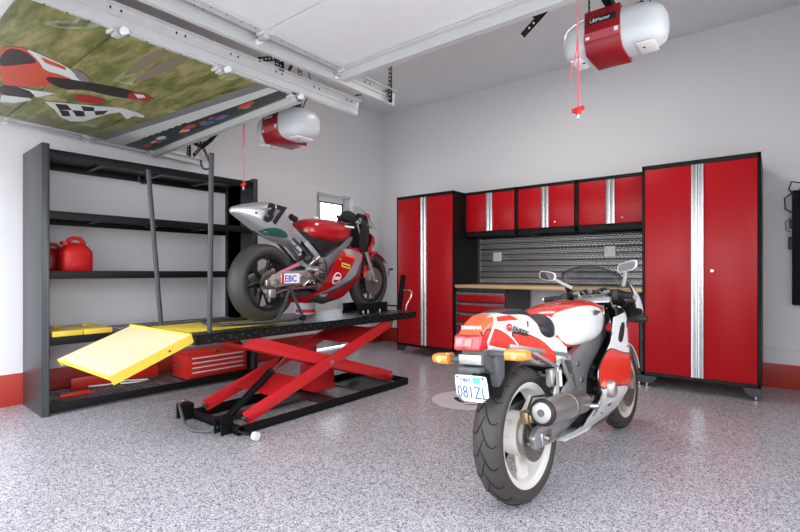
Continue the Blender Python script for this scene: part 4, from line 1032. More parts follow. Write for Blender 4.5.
for s, zz in ((1, .748), (-1, .715)):
    st = vtube(MB(), [(-.30, s*.05, zz), (-.305, s*.145, zz)], .0135, 12).build('indicator_stalk', 'grey_plastic', BK)
    m = MB(); m.loft([ [V(-.305+.034*sc*math.copysign(abs(math.cos(a))**.7, math.cos(a)), s*l, zz+.026*sc*math.copysign(abs(math.sin(a))**.7, math.sin(a))) for a in [2*PI*k/24 for k in range(24)]] for l, sc in ((.145, .8), (.150, 1.0), (.20, 1.0), (.232, .88), (.245, .66))])
    il = m.build('indicator_lens', 'amber', st, smooth=50)
    m = MB(); vcyl(m, (-.341, s*.195, zz), (-.338, s*.195, zz), .014); m.build('bulb_glow', 'amber_light', il)
# seats
body('passenger_seat', [(-.190, .915, .898, .045, 3, 3, .5), (-.17, .926, .89, .062, 3, 3, .5), (-.05, .928, .87, .078, 3, 3, .5), (.04, .916, .84, .085, 3, 3, .5), (.07, .88, .82, .07, 3, 3, .5)], 'seat', BK, k=24)
SKY = [(.03, .862, .80, .08, 2.6, 3, .5), (.07, .862, .775, .112, 2.6, 3, .5), (.14, .858, .750, .132, 2.6, 3, .5), (.21, .868, .745, .128, 2.6, 3, .5), (.26, .880, .76, .100, 2.4, 3, .5), (.30, .885, .78, .075, 2.2, 3, .5)]
body('rider_seat', SKY, 'seat', BK, k=30)
# tank
TNK = [(.225, .80, .72, .06, 2.6, 3, .5), (.245, .85, .70, .10, 2.6, 3, .5), (.30, .893, .69, .145, 2.6, 3.4, .45), (.39, .918, .685, .172, 2.7, 3.8, .45), (.52, .932, .685, .182, 2.8, 3.8, .45), (.66, .937, .69, .180, 2.8, 3.8, .45), (.80, .932, .72, .165, 2.8, 3.4, .45), (.92, .912, .77, .125, 2.6, 3, .5), (.95, .89, .80, .09, 2.6, 3, .5)]
knee = [(.262, .86), (.33, .893), (.50, .908), (.64, .908), (.77, .885), (.80, .80), (.68, .715), (.50, .702), (.32, .712), (.258, .76)]
TA = body('fuel_tank', TNK, ['bike_red'], BK, k=80, n=96)
for s in (1, -1): panel('tank_side_panel', knee, lambda a, b, t, s=s: V(a, s*(side_l(TNK, a, b)+t), b), .0022, .006, 'bike_white', TA, rnd=2, step=.014, smooth=60)
body('tank_collar', [(.228, .812, .75, .066, 2.6, 3, .5), (.246, .857, .74, .104, 2.6, 3, .5), (.268, .876, .74, .126, 2.6, 3, .5), (.272, .870, .75, .115, 2.6, 3, .5)], 'bike_white', TA, k=14)
text('lettering', 'YAMAHA', .036, 'grey_plastic', TA, V(.60, .1835, .855), (1, .12, -.10), (.0, -.20, 1), .004, bold=.002, sx=1.0)
MB().lathe([(0, 0), (.042, 0), (.045, .004), (.04, .010), (0, .011)], V(.60, 0, .934), 'z', 28).build('filler_cap', 'steel', TA)
# front end
RK = math.atan2(.34, .63)
ST0, ST1 = Vector((1.425, 0, .30)), Vector((1.085, 0, .955))
sd = (ST1-ST0).normalized()
FW = wheel_y(BK, 'front_wheel', (1.46, .302), .300, .122, .222, 'tyre', 'wheel_white', 3, (.3, .038, .028, .016), groove=20, hubw=.05, flat=2.1)
FKs = []
for s in (1, -1):
    y = -s*.098
    f = MB().tube([ST0+Vector((0, y, 0)), ST0+sd*.40+Vector((0, y, 0))], .029, 20).build('fork_leg', 'castalu', BK); FKs.append(f)
    MB().tube([ST0+sd*.36+Vector((0, y, 0)), ST1+Vector((0, y, 0))], .0205, 20).build('fork_tube', 'chrome', f)
    rotor(BK, (1.46, .302), -s*.068, .148)
    m = MB(); vbox(m, (1.31, s*.06, .30), (1.365, s*.115, .40)); m.build('brake_caliper', 'brass', f, bevel=.012)
    vcyl(MB(), (1.46, s*.05, .302), (1.46, s*.125, .302), .014).build('axle_end', 'steel', f)
    MB().tube([ST1+sd*.0+Vector((-.0, y, 0)), ST1+sd*.02+Vector((0, y, 0))], .024, 16).build('fork_cap', 'alu', f)
m = MB(); m.prism([(-.05, -.02), (.05, -.02), (.06, .02), (-.02, .035)], lambda a, b, t: tuple(ST1+sd*(-.035)+Vector((a, t, b))), -.125, .125); m.build('top_yoke', 'alu', BK, bevel=.01)
m = MB(); m.tube([ST0+sd*.42+Vector((0, -.13, 0)), ST0+sd*.42+Vector((0, .13, 0))], .032, 12); m.build('lower_yoke', 'frame_alu', BK)
fr_ = []
for i in range(17):
    a = math.radians(15+i*9); r0 = .318; row = []
    for j in range(9):
        b = -1+j/4; row.append((1.46+(r0+.012-.03*b*b)*math.cos(a), -b*.072, .302+(r0+.012-.03*b*b)*math.sin(a)))
    for j in range(8, -1, -1):
        b = -1+j/4; row.append((1.46+(r0+.006-.03*b*b)*math.cos(a), -b*.068, .302+(r0+.006-.03*b*b)*math.sin(a)))
    fr_.append(row)
MB().loft(fr_).build('front_fender', 'bike_white', BK)
# handlebars, levers, clocks
for s in (1, -1):
    p0 = (1.085, s*.10, .955); p1 = (.985, s*.290, .935)
    hb = vcyl(MB(), p0, p1, .0115).build('clip_on_bar', 'black_steel', BK); 
    vcyl(MB(), along(p0, p1, .45), along(p0, p1, 1.0), .0175).build('grip', 'rubber', hb); vcyl(MB(), along(p0, p1, 1.0), along(p0, p1, 1.05), .015).build('bar_end', 'alu', hb)
    m = MB(); c = along(p0, p1, .34); vbox(m, (c[0]-.025, c[1]-.02, c[2]-.03), (c[0]+.025, c[1]+.02, c[2]+.025)); m.build('switch_block', 'black_plastic', hb, bevel=.005)
    vtube(MB(), [along((1.10, s*.10, .95), (.98, s*.33, .93), t) for t in (.35, .5)]+[(1.06, s*.22, .915), (1.04, s*.285, .91)], .0065, 8).build('lever', 'alu', hb)
    m = MB(); vbox(m, (1.10, s*.135-.025, .95), (1.16, s*.135+.025, .985)); m.build('fluid_cup', 'black_plastic', hb, bevel=.006)
    vtube(MB(), [(1.05, s*.2, .93), (1.14, s*.2, .89), (1.2, s*.13, .84), (1.2, s*.08, .75)], .005, 8).build('cable', 'black_plastic', hb)
m = MB(); m.prism([(1.16, .92), (1.19, .985), (1.25, .985), (1.30, .90)], lambda a, b, t: V(a, t, b), -.125, .125); dash = m.build('instrument_panel', 'black_plastic', BK, bevel=.012)
for l, r in ((-.07, .042), (.045, .05)): 
    c0_ = Vector(V(1.172, l, .952)); dd = Vector((-1, 0, .42)).normalized(); g = MB().cyl(c0_, c0_+dd*.012, r, n=28).build('gauge', 'grey_plastic', dash); MB().cyl(c0_+dd*.012, c0_+dd*.014, r*.85, n=28).build('gauge_face', 'ink', g); MB().bar(c0_+dd*.015, c0_+dd*.015+Vector((0, .02, .02)), .003, .002).build('needle', 'white_ink', g)
MB().tube([ST1+Vector((-.02, 0, .015)), ST1+Vector((-.03, 0, .04))], .014, 14).build('ignition_key', 'castalu', BK)
# side fairing
def fair(side):
    def f(a, b, t):
        l = .238-.55*max(0, a-.98)**1.35-.95*max(0, .44-b)**1.35-.22*max(0, b-.80)
        return V(a, side*(max(.03, l)+t), b)
    return f
FO = [(1.02, .845), (.90, .835), (.76, .825), (.70, .70), (.62, .655), (.50, .60), (.45, .54), (.49, .46), (.56, .40), (.57, .34), (.47, .298), (.34, .276), (.14, .296), (.12, .278), (.34, .240), (.62, .225), (.95, .235), (1.06, .33), (1.12, .46), (1.20, .58), (1.34, .66), (1.46, .74), (1.50, .82), (1.40, .86), (1.2, .85)]
RED = [(.50, .60), (.62, .655), (.70, .655), (.86, .610), (1.02, .585), (1.21, .59), (1.125, .465), (1.07, .36), (.90, .42), (.66, .455), (.475, .47), (.46, .54)]
for s in (1, -1):
    F = panel('side_fairing', FO, fair(s), 0, .004, 'bike_white', BK, step=.03, rnd=1)
    panel('fairing_lining', FO, fair(s), -.005, .002, 'black_plastic', F, step=.03, rnd=1)
    panel('red_graphic', RED, fair(s), .002, .004, 'bike_red', F, rnd=1); panel('graphic_outline', [(a+(.006 if a > .8 else -.006), b+(.006 if b > .56 else -.006)) for a, b in RED], fair(s), .0012, .003, 'ink', F, rnd=1)
    panel('air_vent', [(.80, .70), (.88, .79), (.95, .785), (.895, .69), (.84, .67)], fair(s), .002, .004, 'ink', F, rnd=1)
    panel('air_vent', [(.98, .79), (1.02, .80), (1.00, .76), (.97, .75)], fair(s), .002, .004, 'ink', F, rnd=0)
    panel('red_graphic', [(.905, .775), (1.04, .765), (1.02, .735), (.965, .74), (1.00, .68), (.965, .685), (.945, .735), (.935, .66), (.905, .665)] if False else [(.99, .76), (1.16, .745), (1.14, .715), (1.06, .72), (1.08, .655), (1.04, .66), (1.02, .72), (1.01, .655), (.975, .66)], fair(s), .002, .004, 'red_ink', F, rnd=0)
    for p in ((.70, .74), (.50, .50), (.64, .30), (.96, .64), (.62, .43), (1.08, .70)): 
        c = Vector(fair(s)(p[0], p[1], .001)); MB().cyl(c, c+Vector((0, -s*.003, 0)), .007, n=12).build('fairing_screw', 'grey_plastic', F)
# engine slider pod on the lower fairing
    c = Vector(fair(s)(.60, .45, .0)); m = MB(); m.loft([[tuple(c+Vector((.032*k*math.cos(a), -s*h, .048*k*math.copysign(abs(math.sin(a))**.8, math.sin(a))))) for a in [2*PI*j/28 for j in range(28)]] for h, k in ((-.01, 1), (.022, 1), (.034, .86), (.038, .6))]); m.build('cover_pod', 'castalu', BK, smooth=50)
# nose and screen
def nose(u, v, off=0):
    W = interp([(0, .218), (.2, .225), (.45, .22), (.75, .165), (1, .05)], u)[0]-off
    T = interp([(0, 1.135), (.18, 1.105), (.4, 1.035), (.6, .97), (.8, .90), (1, .815)], u)[0]-off
    B = interp([(0, .86), (.3, .84), (.6, .80), (1, .76)], u)[0]
    a = v*PI/2; s_ = .985+.62*u+(1-u)*.50*max(0, abs(v)-.45)**1.1-off*u
    return V(s_, W*math.copysign(abs(math.sin(a))**(.95-.2*u), a), B+(T-B)*abs(math.cos(a))**(.42+.25*u)+.012*(1-abs(v))*(1-u))
def nose_grid(u0, u1, v0, v1, off, th, nu=18, nv=20):
    mb = MB(); vs = []
    for o in (off, off+th):
        for i in range(nu+1):
            for j in range(nv+1): vs.append(nose(u0+(u1-u0)*i/nu, v0+(v1-v0)*j/nv, o))
    n = (nu+1)*(nv+1); ix = lambda i, j: i*(nv+1)+j; fs = []
    for i in range(nu):
        for j in range(nv):
            q_ = (ix(i, j), ix(i+1, j), ix(i+1, j+1), ix(i, j+1)); fs.append(q_); fs.append(tuple(k+n for k in reversed(q_)))
    for i in range(nu): fs += [(ix(i, 0), ix(i+1, 0), ix(i+1, 0)+n, ix(i, 0)+n), (ix(i, nv), ix(i+1, nv), ix(i+1, nv)+n, ix(i, nv)+n)]
    for j in range(nv): fs += [(ix(0, j), ix(0, j+1), ix(0, j+1)+n, ix(0, j)+n), (ix(nu, j), ix(nu, j+1), ix(nu, j+1)+n, ix(nu, j)+n)]
    return mb.add(vs, fs)
NO = nose_grid(.60, 1.0, -1, 1, 0, .003).build('nose_fairing', 'bike_white', BK, smooth=60)
for s in (1, -1):
    nose_grid(0, .60, *((.74, 1) if s > 0 else (-1, -.74)), 0, .003).build('cheek_panel', 'bike_white', NO, smooth=60)
    nose_grid(0, .62, *((.73, 1) if s > 0 else (-1, -.73)), .004, .002).build('cheek_lining', 'black_plastic', NO, smooth=60)
nose_grid(.60, .99, -1, 1, .005, .002).build('nose_lining', 'black_plastic', NO, smooth=60)
WS = nose_grid(.02, .62, -.75, .75, -.001, .0025).build('windscreen', 'smoke', BK, smooth=60)
nose_grid(0, .022, -1, 1, -.003, .008, 2, 60).build('screen_edge', 'black_plastic', WS, smooth=60)
for v0 in (-.765, .735): nose_grid(0, .64, v0, v0+.055, -.003, .007, 20, 2).build('screen_edge', 'black_plastic', WS, smooth=60)
nose_grid(.56, .62, -.75, .75, .001, .006, 4, 20).build('screen_base', 'black_plastic', WS, smooth=60)
m = MB(); vcyl(m, (1.50, 0, .80), (1.585, 0, .80), .07, .085); m.build('headlamp', 'chrome', BK)
# mirrors
for s in (1, -1):
    base_ = (1.18, s*.175, 1.01); hd_ = (1.0, s*(.258 if s > 0 else .262), 1.124 if s > 0 else 1.100)
    mk = vtube(MB(), [base_, along(base_, hd_, .6), (hd_[0]+.02, hd_[1]-s*.02, hd_[2]-.01)], [.013, .010, .008], 12).build('mirror_stalk', 'bike_white', BK)
    def mring(dx, k):
        r_ = []
        for j in range(32):
            a = 2*PI*j/32; yy = (.058*k)*math.copysign(abs(math.cos(a))**.6, math.cos(a)); zz = (.031*k)*math.copysign(abs(math.sin(a))**.6, math.sin(a))
            r_.append((hd_[0]+dx+.27*zz, -hd_[1]-yy, hd_[2]+zz+s*.22*yy))
        return r_
    MB().loft([mring(-.004, .94), mring(0, 1), mring(.018, 1), mring(.034, .8), mring(.042, .4)]).build('mirror_shell', 'bike_white', mk, smooth=50)
    MB().loft([mring(-.0065, .86), mring(-.004, .88)]).build('mirror_pane', 'mirror', mk)
# black front indicator
for s in (1, -1):
    st = vcyl(MB(), (1.16, s*.18, .79), (1.16, s*.24, .79), .010).build('indicator_stalk', 'black_plastic', BK)
    m = MB(); m.loft([[V(1.16+.030*k*math.cos(a), s*l, .79+.022*k*math.copysign(abs(math.sin(a))**.7, math.sin(a))) for a in [2*PI*j/24 for j in range(24)]] for l, k in ((.215, .55), (.23, .95), (.27, 1), (.30, .92), (.308, .6))]); m.build('indicator_housing', 'black_plastic', st, smooth=50)
# belly closing piece and side stand
m = MB(); m.prism([(.30, .235), (.95, .235), (.95, .225), (.60, .195), (.30, .215)], lambda a, b, t: V(a, t, b), -.10, .10); m.build('belly_pan', 'bike_white', BK, bevel=.01)
m = MB(); m.tube([V(.50, -.12, .34), V(.42, -.27, .13), V(.40, -.335, .012)], [.013, .012, .011], 12); sst = m.build('side_stand', 'black_steel', BK)
MB().box((.37, .325, .0), (.43, .36, .012)).build('stand_foot', 'black_steel', sst, bevel=.003)

# ------------------------------------------------------------------ the race bike on the lift
RB = thing('race_motorcycle', 'red and silver race bike number 37 standing on the work lift', 'motorcycle', (1.825, -3.575, PZ+.012), rot=(0, 0, PI/2+.09))
RW2 = wheel_y(RB, 'rear_wheel', (0, .305), .305, .165, .222, 'slick', 'wheel_black', 6, (.2, .020, .016, .012), hubw=.06, flat=2.1)
rotor(RB, (0, .305), -.085, .10)
FW2 = wheel_y(RB, 'front_wheel', (1.36, .295), .292, .115, .218, 'slick', 'wheel_black', 6, (.5, .017, .013, .011), hubw=.05, flat=2.1)
for s in (1, -1):
    m = MB(); m.prism([(-.10, .285), (.05, .275), (.28, .295), (.55, .33), (.57, .42), (.36, .405), (.05, .395), (-.06, .345)], lambda a, b, t: V(a, s*t, b), .112, .142)
    sw = m.build('swingarm', 'castalu', RB, bevel=.006)
    m = MB(); vbar(m, (-.03, s*.128, .35), (.30, s*.128, .47), .02, .03); vbar(m, (.28, s*.128, .46), (.50, s*.128, .38), .02, .03); br_ = m.build('swingarm_brace', 'castalu', sw, bevel=.003)
    m = MB(); vbar(m, (.02, s*.1385, .378), (.24, s*.1385, .455), .003, .018); m.build('pink_stripe', 'pink_ink', br_)
    vcyl(MB(), (0, s*.10, .305), (0, s*.165, .305), .016).build('axle_nut', 'steel', sw); vcyl(MB(), (0, s*.14, .305), (0, s*.148, .305), .035).build('axle_plate', 'castalu', sw)
    m = MB(); vbox(m, (-.10, s*.10, .28), (-.06, s*.15, .33)); m.build('chain_adjuster', 'alu', sw, bevel=.003)
m = MB(); vbox(m, (.055, .143, .300), (.245, .147, .378)); eb = m.build('arm_sticker', 'white_ink', sw if False else RB)
text('sticker_lettering', 'EBC', .072, 'blue_ink', eb, V(.085, .1475, .313), (1, 0, 0), (0, 0, 1), .002, bold=.001, sx=1.0)
m = MB(); vbox(m, (.055, .1472, .300), (.078, .148, .378)); m.build('sticker_edge', 'red_ink', eb)
# under-slung brake, linkages and hoses
m = MB(); vbox(m, (-.06, .085, .19), (.01, .14, .26)); m.build('brake_caliper', 'castalu', RB, bevel=.01)
m = MB(); vbar(m, (-.02, .13, .22), (.30, .13, .30), .012, .014); vbar(m, (.05, .15, .25), (.45, .15, .27), .010, .012); m.build('torque_rod', 'alu', RB)
for a, b in (((.25, .15, .36), (.50, .13, .30)), ((.28, .145, .27), (.52, .12, .40)), ((.36, .15, .45), (.50, .13, .52))):
    m = MB(); vcyl(m, a, b, .011); m.build('linkage_rod', 'alu', RB)
rg = random.Random(11)
for i in range(26):
    x, z = rg.uniform(.30, .56), rg.uniform(.25, .56); r = rg.uniform(.008, .022)
    vcyl(MB(), (x, .105, z), (x, .125+rg.uniform(0, .035), z), r, r*.85, 14).build('engine_fitting', rg.choice(['alu', 'castalu', 'steel', 'black_plastic']), RB, bevel=.002)
for i in range(6):
    x, z = rg.uniform(.28, .5), rg.uniform(.30, .55)
    vtube(MB(), [(x, .13, z), (x+rg.uniform(.02, .08), .15, z+rg.uniform(-.06, .06)), (x+rg.uniform(.08, .16), .13, z+rg.uniform(-.1, .1))], .006, 8).build('hose', rg.choice(['black_plastic', 'chrome']), RB)
m = MB(); m.prism([(.42, .24), (.60, .20), (.90, .22), (.98, .36), (.84, .62), (.60, .64), (.46, .50)], lambda a, b, t: V(a, t, b), -.10, .10); m.build('engine', 'engine', RB, bevel=.02)
m = MB(); vcyl(m, (.50, .09, .38), (.50, .14, .38), .055, .05, 28); vcyl(m, (.50, .14, .38), (.50, .15, .38), .02, .02, 14); m.build('clutch_cover', 'castalu', RB, bevel=.004)
# frame
for s in (1, -1):
    def sf2(a, b, t, s=s): return V(a, s*(.135-.16*max(0, a-.70)+t), b)
    f = panel('frame_spar', [(.99, .745), (1.0, .685), (.70, .50), (.605, .42), (.60, .30), (.60, .18), (.50, .17), (.47, .28), (.49, .42), (.53, .50), (.62, .53)], sf2, 0, .03, 'silver', RB, rnd=2)
    m = MB(); vbar(m, (.12, s*.10, .80), (.34, s*.115, .64), .022, .035); vbar(m, (.34, s*.115, .64), (.56, s*.13, .45), .022, .045); m.build('seat_rail', 'silver', RB, bevel=.006)
    m = MB(); vbar(m, (.16, s*.10, .70), (.46, s*.125, .47), .016, .022); m.build('seat_stay', 'dark_grey', RB, bevel=.003)
    m = MB(); m.prism([(.30, .40), (.42, .52), (.47, .44), (.40, .36)], lambda a, b, t: V(a, s*t, b), .140, .150); fp = m.build('footrest_plate', 'alu', RB, bevel=.003)
    vcyl(MB(), (.36, s*.145, .42), (.35, s*.25, .425), .011).build('footrest', 'alu', fp); vtube(MB(), [(.36, s*.16, .41), (.46, s*.19, .385), (.55, s*.19, .38)], .007).build('pedal', 'alu', fp)
vbox(MB(), (.36, .150, .405), (.45, .156, .43)).build('pale_sticker', 'white_ink', RB)
m = MB(); m.prism([(.30, .73), (.82, .67), (.80, .62), (.66, .50), (.58, .50), (.44, .62), (.33, .66)], lambda a, b, t: V(a, t, b), -.115, .115); m.build('black_airbox', 'seat', RB, bevel=.015)
vcyl(MB(), (.26, .09, .60), (.30, .10, .56), .024).build('shock_reservoir', 'alu', RB)
# tail
T2 = [(-.30, .855, .828, .02, 3, 3, .5), (-.27, .874, .812, .05, 3, 3, .5), (-.18, .902, .768, .085, 3, 3, .55), (-.07, .926, .710, .112, 2.8, 3, .6), (.03, .935, .662, .125, 2.8, 3, .6), (.10, .920, .640, .128, 2.8, 3, .6), (.17, .845, .622, .124, 2.8, 3, .6), (.23, .765, .61, .115, 3, 3, .6), (.30, .69, .59, .105, 3, 3, .6)]
tb = body('tail_fairing', T2, 'silver', RB, k=70, n=72)
def t2s(side): return lambda a, b, t: V(a, side*(side_l(T2, a, b)+t), b)
for s in (1, -1):
    panel('green_pad', [(-.075, .712), (-.02, .732), (.06, .728), (.13, .70), (.155, .665), (.12, .655), (.0, .675), (-.06, .695)], t2s(s), .003, .006, 'green_patch', tb, rnd=2, step=.012)
t37 = text('race_number', '37', .185, 'ink', tb, V(-.100, .1175, .782), (1, -.12, -.12), (.03, -.33, 1), .006, bold=.010, sx=.86)
text('race_number_back', '37', .150, 'ink', tb, V(.085, -.1235, .765), (-1, 0, .10), (.05, .25, 1), .004, bold=.006, sx=.80)
MB().cyl(V(-.15, .092, .83), V(-.15, .101, .83), .008).build('fastener', 'ink', tb)
body('seat_pad', [(.14, .80, .75, .07, 3, 3, .5), (.18, .78, .72, .10, 3, 3, .5), (.30, .745, .68, .105, 3, 3, .5), (.36, .75, .68, .08, 3, 3, .5)], 'seat', RB, k=18)
vcyl(MB(), (.22, .07, .84), (.28, .07, .82), .026).build('tail_vent', 'black_plastic', RB)
# tank
TN2 = [(.335, .76, .70, .05, 2.4, 3, .5), (.355, .80, .685, .10, 2.4, 3, .5), (.41, .838, .672, .145, 2.4, 3, .45), (.52, .856, .662, .165, 2.5, 3, .42), (.70, .862, .648, .17, 2.5, 3, .42), (.86, .852, .67, .15, 2.5, 3, .45), (.95, .825, .72, .11, 2.4, 3, .5), (.98, .795, .745, .07, 2.4, 3, .5)]
tk2 = body('fuel_tank', TN2, 'race_red', RB, k=60, n=60)
vbox(MB(), (.80, .158, .795), (.93, .162, .812)).build('tank_decal', 'white_ink', tk2)
MB().lathe([(0, 0), (.035, 0), (.036, .008), (0, .009)], V(.60, 0, .864), 'z', 24).build('filler_cap', 'alu', tk2)
# side fairing
def f2(side):
    def f(a, b, t):
        l = .245-.50*max(0, a-.80)**1.4-1.3*max(0, .36-b)**1.35-.25*max(0, b-.50)
        return V(a, side*(max(.03, l)+t), b)
    return f
F2 = [(.72, .595), (.60, .52), (.50, .40), (.455, .27), (.42, .19), (.17, .185), (.15, .150), (.45, .12), (.84, .13), (.93, .27), (.98, .42), (1.05, .55), (1.15, .66), (1.02, .62), (.86, .61)]
for s in (1, -1):
    F = panel('side_fairing', F2, f2(s), 0, .004, 'race_red', RB, rnd=1, step=.03)
    panel('silver_stripe', [(.68, .575), (.74, .60), (1.06, .565), (1.0, .50), (.84, .34), (.62, .225), (.38, .178), (.60, .245), (.76, .40), (.86, .505)], f2(s), .002, .004, 'silver', F, rnd=1, step=.025)
    panel('green_stripe', [(1.0, .495), (.85, .315), (.62, .205), (.36, .165), (.62, .225), (.84, .345), (.96, .47)], f2(s), .0032, .004, 'green_patch', F, rnd=1, step=.025)
    panel('round_badge', [(.60+.050*math.cos(k*PI/12), .335+.050*math.sin(k*PI/12)) for k in range(24)], f2(s), .003, .004, 'white_ink', F, rnd=0)
    panel('badge_centre', [(.60+.041*math.cos(k*PI/12), .335+.041*math.sin(k*PI/12)) for k in range(24)], f2(s), .0042, .004, 'race_red', F, rnd=0)
    panel('badge_band', [(.567, .322), (.633, .322), (.633, .348), (.567, .348)], f2(s), .0052, .004, 'white_ink', F, rnd=0)
    panel('yellow_label', [(.655, .435), (.765, .415), (.765, .453), (.655, .473)], f2(s), .003, .004, 'yellow_ink', F, rnd=0); panel('label_bar', [(.665, .445), (.755, .428), (.755, .440), (.665, .458)], f2(s), .0042, .004, 'ink', F, rnd=0)
    panel('pale_label', [(.72, .530), (.86, .505), (.86, .528), (.72, .553)], f2(s), .003, .004, 'tail_orange', F, rnd=0)
    panel('pink_label', [(.93, .52), (.97, .51), (.985, .555), (.945, .565)], f2(s), .003, .004, 'pink_ink', F, rnd=0)
    for p in ((.63, .50), (.74, .56)): 
        c = Vector(f2(s)(p[0], p[1], .001)); MB().cyl(c, c+Vector((0, -s*.004, 0)), .007, n=12).build('fairing_screw', 'yellow_ink', F)
    # upper fairing side and inner black cheek
    def uf(a, b, t, s=s):
        l = .205-.95*max(0, a-1.12)**1.25-.18*max(0, b-.80); return V(a, s*(max(.02, l)+t), b)
    U = panel('upper_fairing', [(1.08, .965), (1.20, .93), (1.33, .84), (1.40, .74), (1.37, .66), (1.26, .60), (1.10, .56), (1.08, .62), (1.18, .68), (1.24, .76), (1.22, .85), (1.14, .90), (1.06, .935)], uf, 0, .004, 'race_red', RB, rnd=2, step=.025)
    panel('cheek_lining', [(1.08, .955), (1.20, .92), (1.31, .83), (1.36, .74), (1.33, .66), (1.22, .60), (1.02, .57), (.98, .66), (1.0, .74), (1.04, .86)], uf, -.03, .003, 'black_plastic', U, rnd=1, step=.025)
# clear screen
rs = []; 
for i in range(13):
    u = i/12; row = []
    for j in range(17):
        v = -1+j/8; W = .15*(1-.45*u); row.append((u, v, W))
    rs.append(row)
vs = []; fs = []
for o in (0, .002):
    for row in rs:
        for (u, v, W) in row: a = v*PI/2; vs.append(V(1.10+.28*u+.05*abs(v), (W-o)*math.sin(a), .93-.13*u+(.105-.07*u-o)*math.cos(a)))
n_ = 13*17
for i in range(12):
    for j in range(16): q_ = (i*17+j, (i+1)*17+j, (i+1)*17+j+1, i*17+j+1); fs += [q_, tuple(k+n_ for k in reversed(q_))]
MB().add(vs, fs).build('windscreen', 'clear', RB, recalc=False, smooth=60)
m = MB(); m.prism([(1.30, .80), (1.40, .76), (1.42, .68), (1.36, .62), (1.26, .60), (1.28, .72)], lambda a, b, t: V(a, t, b), -.06, .06); m.build('nose', 'race_red', RB, bevel=.03, seg=3)
# forks, discs, fender, bars
G0, G1 = Vector((1.335, 0, .295)), Vector((1.05, 0, .885)); gd_ = (G1-G0).normalized()
for s in (1, -1):
    y = -s*.095
    f = MB().tube([G0+Vector((0, y, 0)), G0+gd_*.30+Vector((0, y, 0))], .026, 18).build('fork_leg', 'chrome', RB)
    MB().tube([G0+gd_*.28+Vector((0, y, 0)), G1+Vector((0, y, 0))], .028, 18).build('fork_tube', 'alu', f)
    rotor(RB, (1.36, .295), y*.72, .140, holes=14)
    m = MB(); vbox(m, (1.235, s*.058, .30), (1.29, s*.108, .40)); m.build('brake_caliper', 'castalu', f, bevel=.012)
    vcyl(MB(), (1.36, s*.05, .295), (1.36, s*.12, .295), .015).build('axle_end', 'alu', f)
    p0 = (1.06, s*.10, .865); p1 = (.955, s*.30, .80)
    hb = vcyl(MB(), p0, p1, .011).build('clip_on_bar', 'alu', RB); vcyl(MB(), along(p0, p1, .45), p1, .0165).build('grip', 'rubber', hb)
    vtube(MB(), [along(p0, p1, .3), (1.08, s*.20, .835), (1.03, s*.29, .80)], .0065, 8).build('lever', 'alu', hb)
    vtube(MB(), [(1.06, s*.14, .87), (1.10, s*.15, .93), (1.16, s*.10, .85), (1.15, s*.09, .70), (1.25, s*.10, .45)], .006, 8).build('brake_hose', 'chrome' if s > 0 else 'black_plastic', hb)
m = MB(); vbox(m, (1.01, -.12, .845), (1.07, .12, .868)); m.build('top_yoke', 'alu', RB, bevel=.006)
vcyl(MB(), (1.05, .11, .93), (1.10, .11, .93), .022).build('fluid_reservoir', 'black_plastic', RB)
m = MB(); vbox(m, (1.10, -.07, .86), (1.12, .07, .95)); m.build('rev_counter', 'black_plastic', RB, bevel=.01)
m = MB(); m.prism([(.83, .885), (.92, .965), (1.0, .945), (1.05, .885), (.98, .85)], lambda a, b, t: V(a, t, b), .03, .12); m.build('black_pad', 'seat', RB, bevel=.012)
fr_ = []
for i in range(15):
    a = math.radians(38+i*7.5); row = []
    for j in range(9): b = -1+j/4; row.append((1.36+(.322-.03*b*b)*math.cos(a), -b*.072, .295+(.322-.03*b*b)*math.sin(a)))
    for j in range(8, -1, -1): b = -1+j/4; row.append((1.36+(.316-.03*b*b)*math.cos(a), -b*.068, .295+(.316-.03*b*b)*math.sin(a)))
    fr_.append(row)
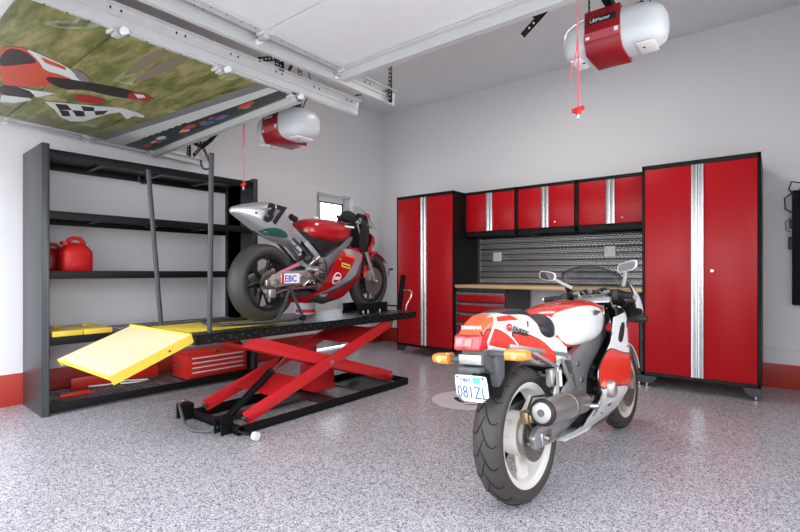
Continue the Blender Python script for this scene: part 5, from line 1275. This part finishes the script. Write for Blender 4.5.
MB().loft(fr_).build('front_fender', 'race_red', RB)
for s in (1, -1):
    panel('fender_side', [(1.17, .34), (1.22, .46), (1.28, .55), (1.36, .60), (1.44, .60), (1.36, .56), (1.30, .50), (1.25, .40), (1.22, .33)], lambda a, b, t, s=s: V(a, s*(.074+t), b), 0, .003, 'race_red', RB, rnd=1)
# expansion chamber
vtube(MB(), [(.95, .04, .30), (.80, .05, .17), (.60, .06, .15), (.35, .07, .20), (.12, .08, .21)], [.02, .035, .045, .04, .022], 16).build('expansion_chamber', 'engine', RB)
# paddock stand
ps = thing('paddock_stand', 'dark tubular rear stand holding the race bike rear wheel on the lift', 'stand', (1.825, -3.575, PZ+.005), rotz=PI/2+.09)
m = MB(); vtube(m, [(-.42, .17, .035), (-.44, .10, .028), (-.44, -.10, .028), (-.42, -.17, .035)], .013, 10); 
for s in (1, -1): vtube(m, [(-.42, s*.17, .035), (-.10, s*.185, .022), (.16, s*.185, .025), (.24, s*.185, .055)], .014, 10)
m.build('floor_tube', 'dark_grey', ps)
for s in (1, -1):
    vtube(MB(), [(.23, s*.185, .06), (.17, s*.172, .18), (.12, s*.160, .285)], .0125, 10).build('upright_tube', 'dark_grey', ps)
    vtube(MB(), [(-.03, s*.185, .03), (.06, s*.175, .15), (.12, s*.162, .27)], .012, 10).build('upright_tube', 'dark_grey', ps)
    MB().cyl(V(.235, s*.205, .03), V(.235, s*.17, .03), .026).build('stand_wheel', 'black_plastic', ps)

# repeats of one kind carry the phrase of their group
GROUPS = {'tall_cabinet': 'tall red cabinets at the two ends of the back wall', 'wall_cabinet': 'red wall cabinets over the worktop', 'door_track': 'garage door tracks',
          'door_opener': 'garage door openers', 'release_cord': 'red release cords', 'tie_down_post': 'posts standing on the lift', 'power_outlet': 'outlets on the diamond plate',
          'fuel_can': 'fuel cans on the middle shelf', 'yellow_block': 'yellow blocks on the shelf'}
for o in list(bpy.data.objects):
    if o.parent is None and o.name.split('.')[0] in GROUPS: o['group'] = GROUPS[o.name.split('.')[0]]
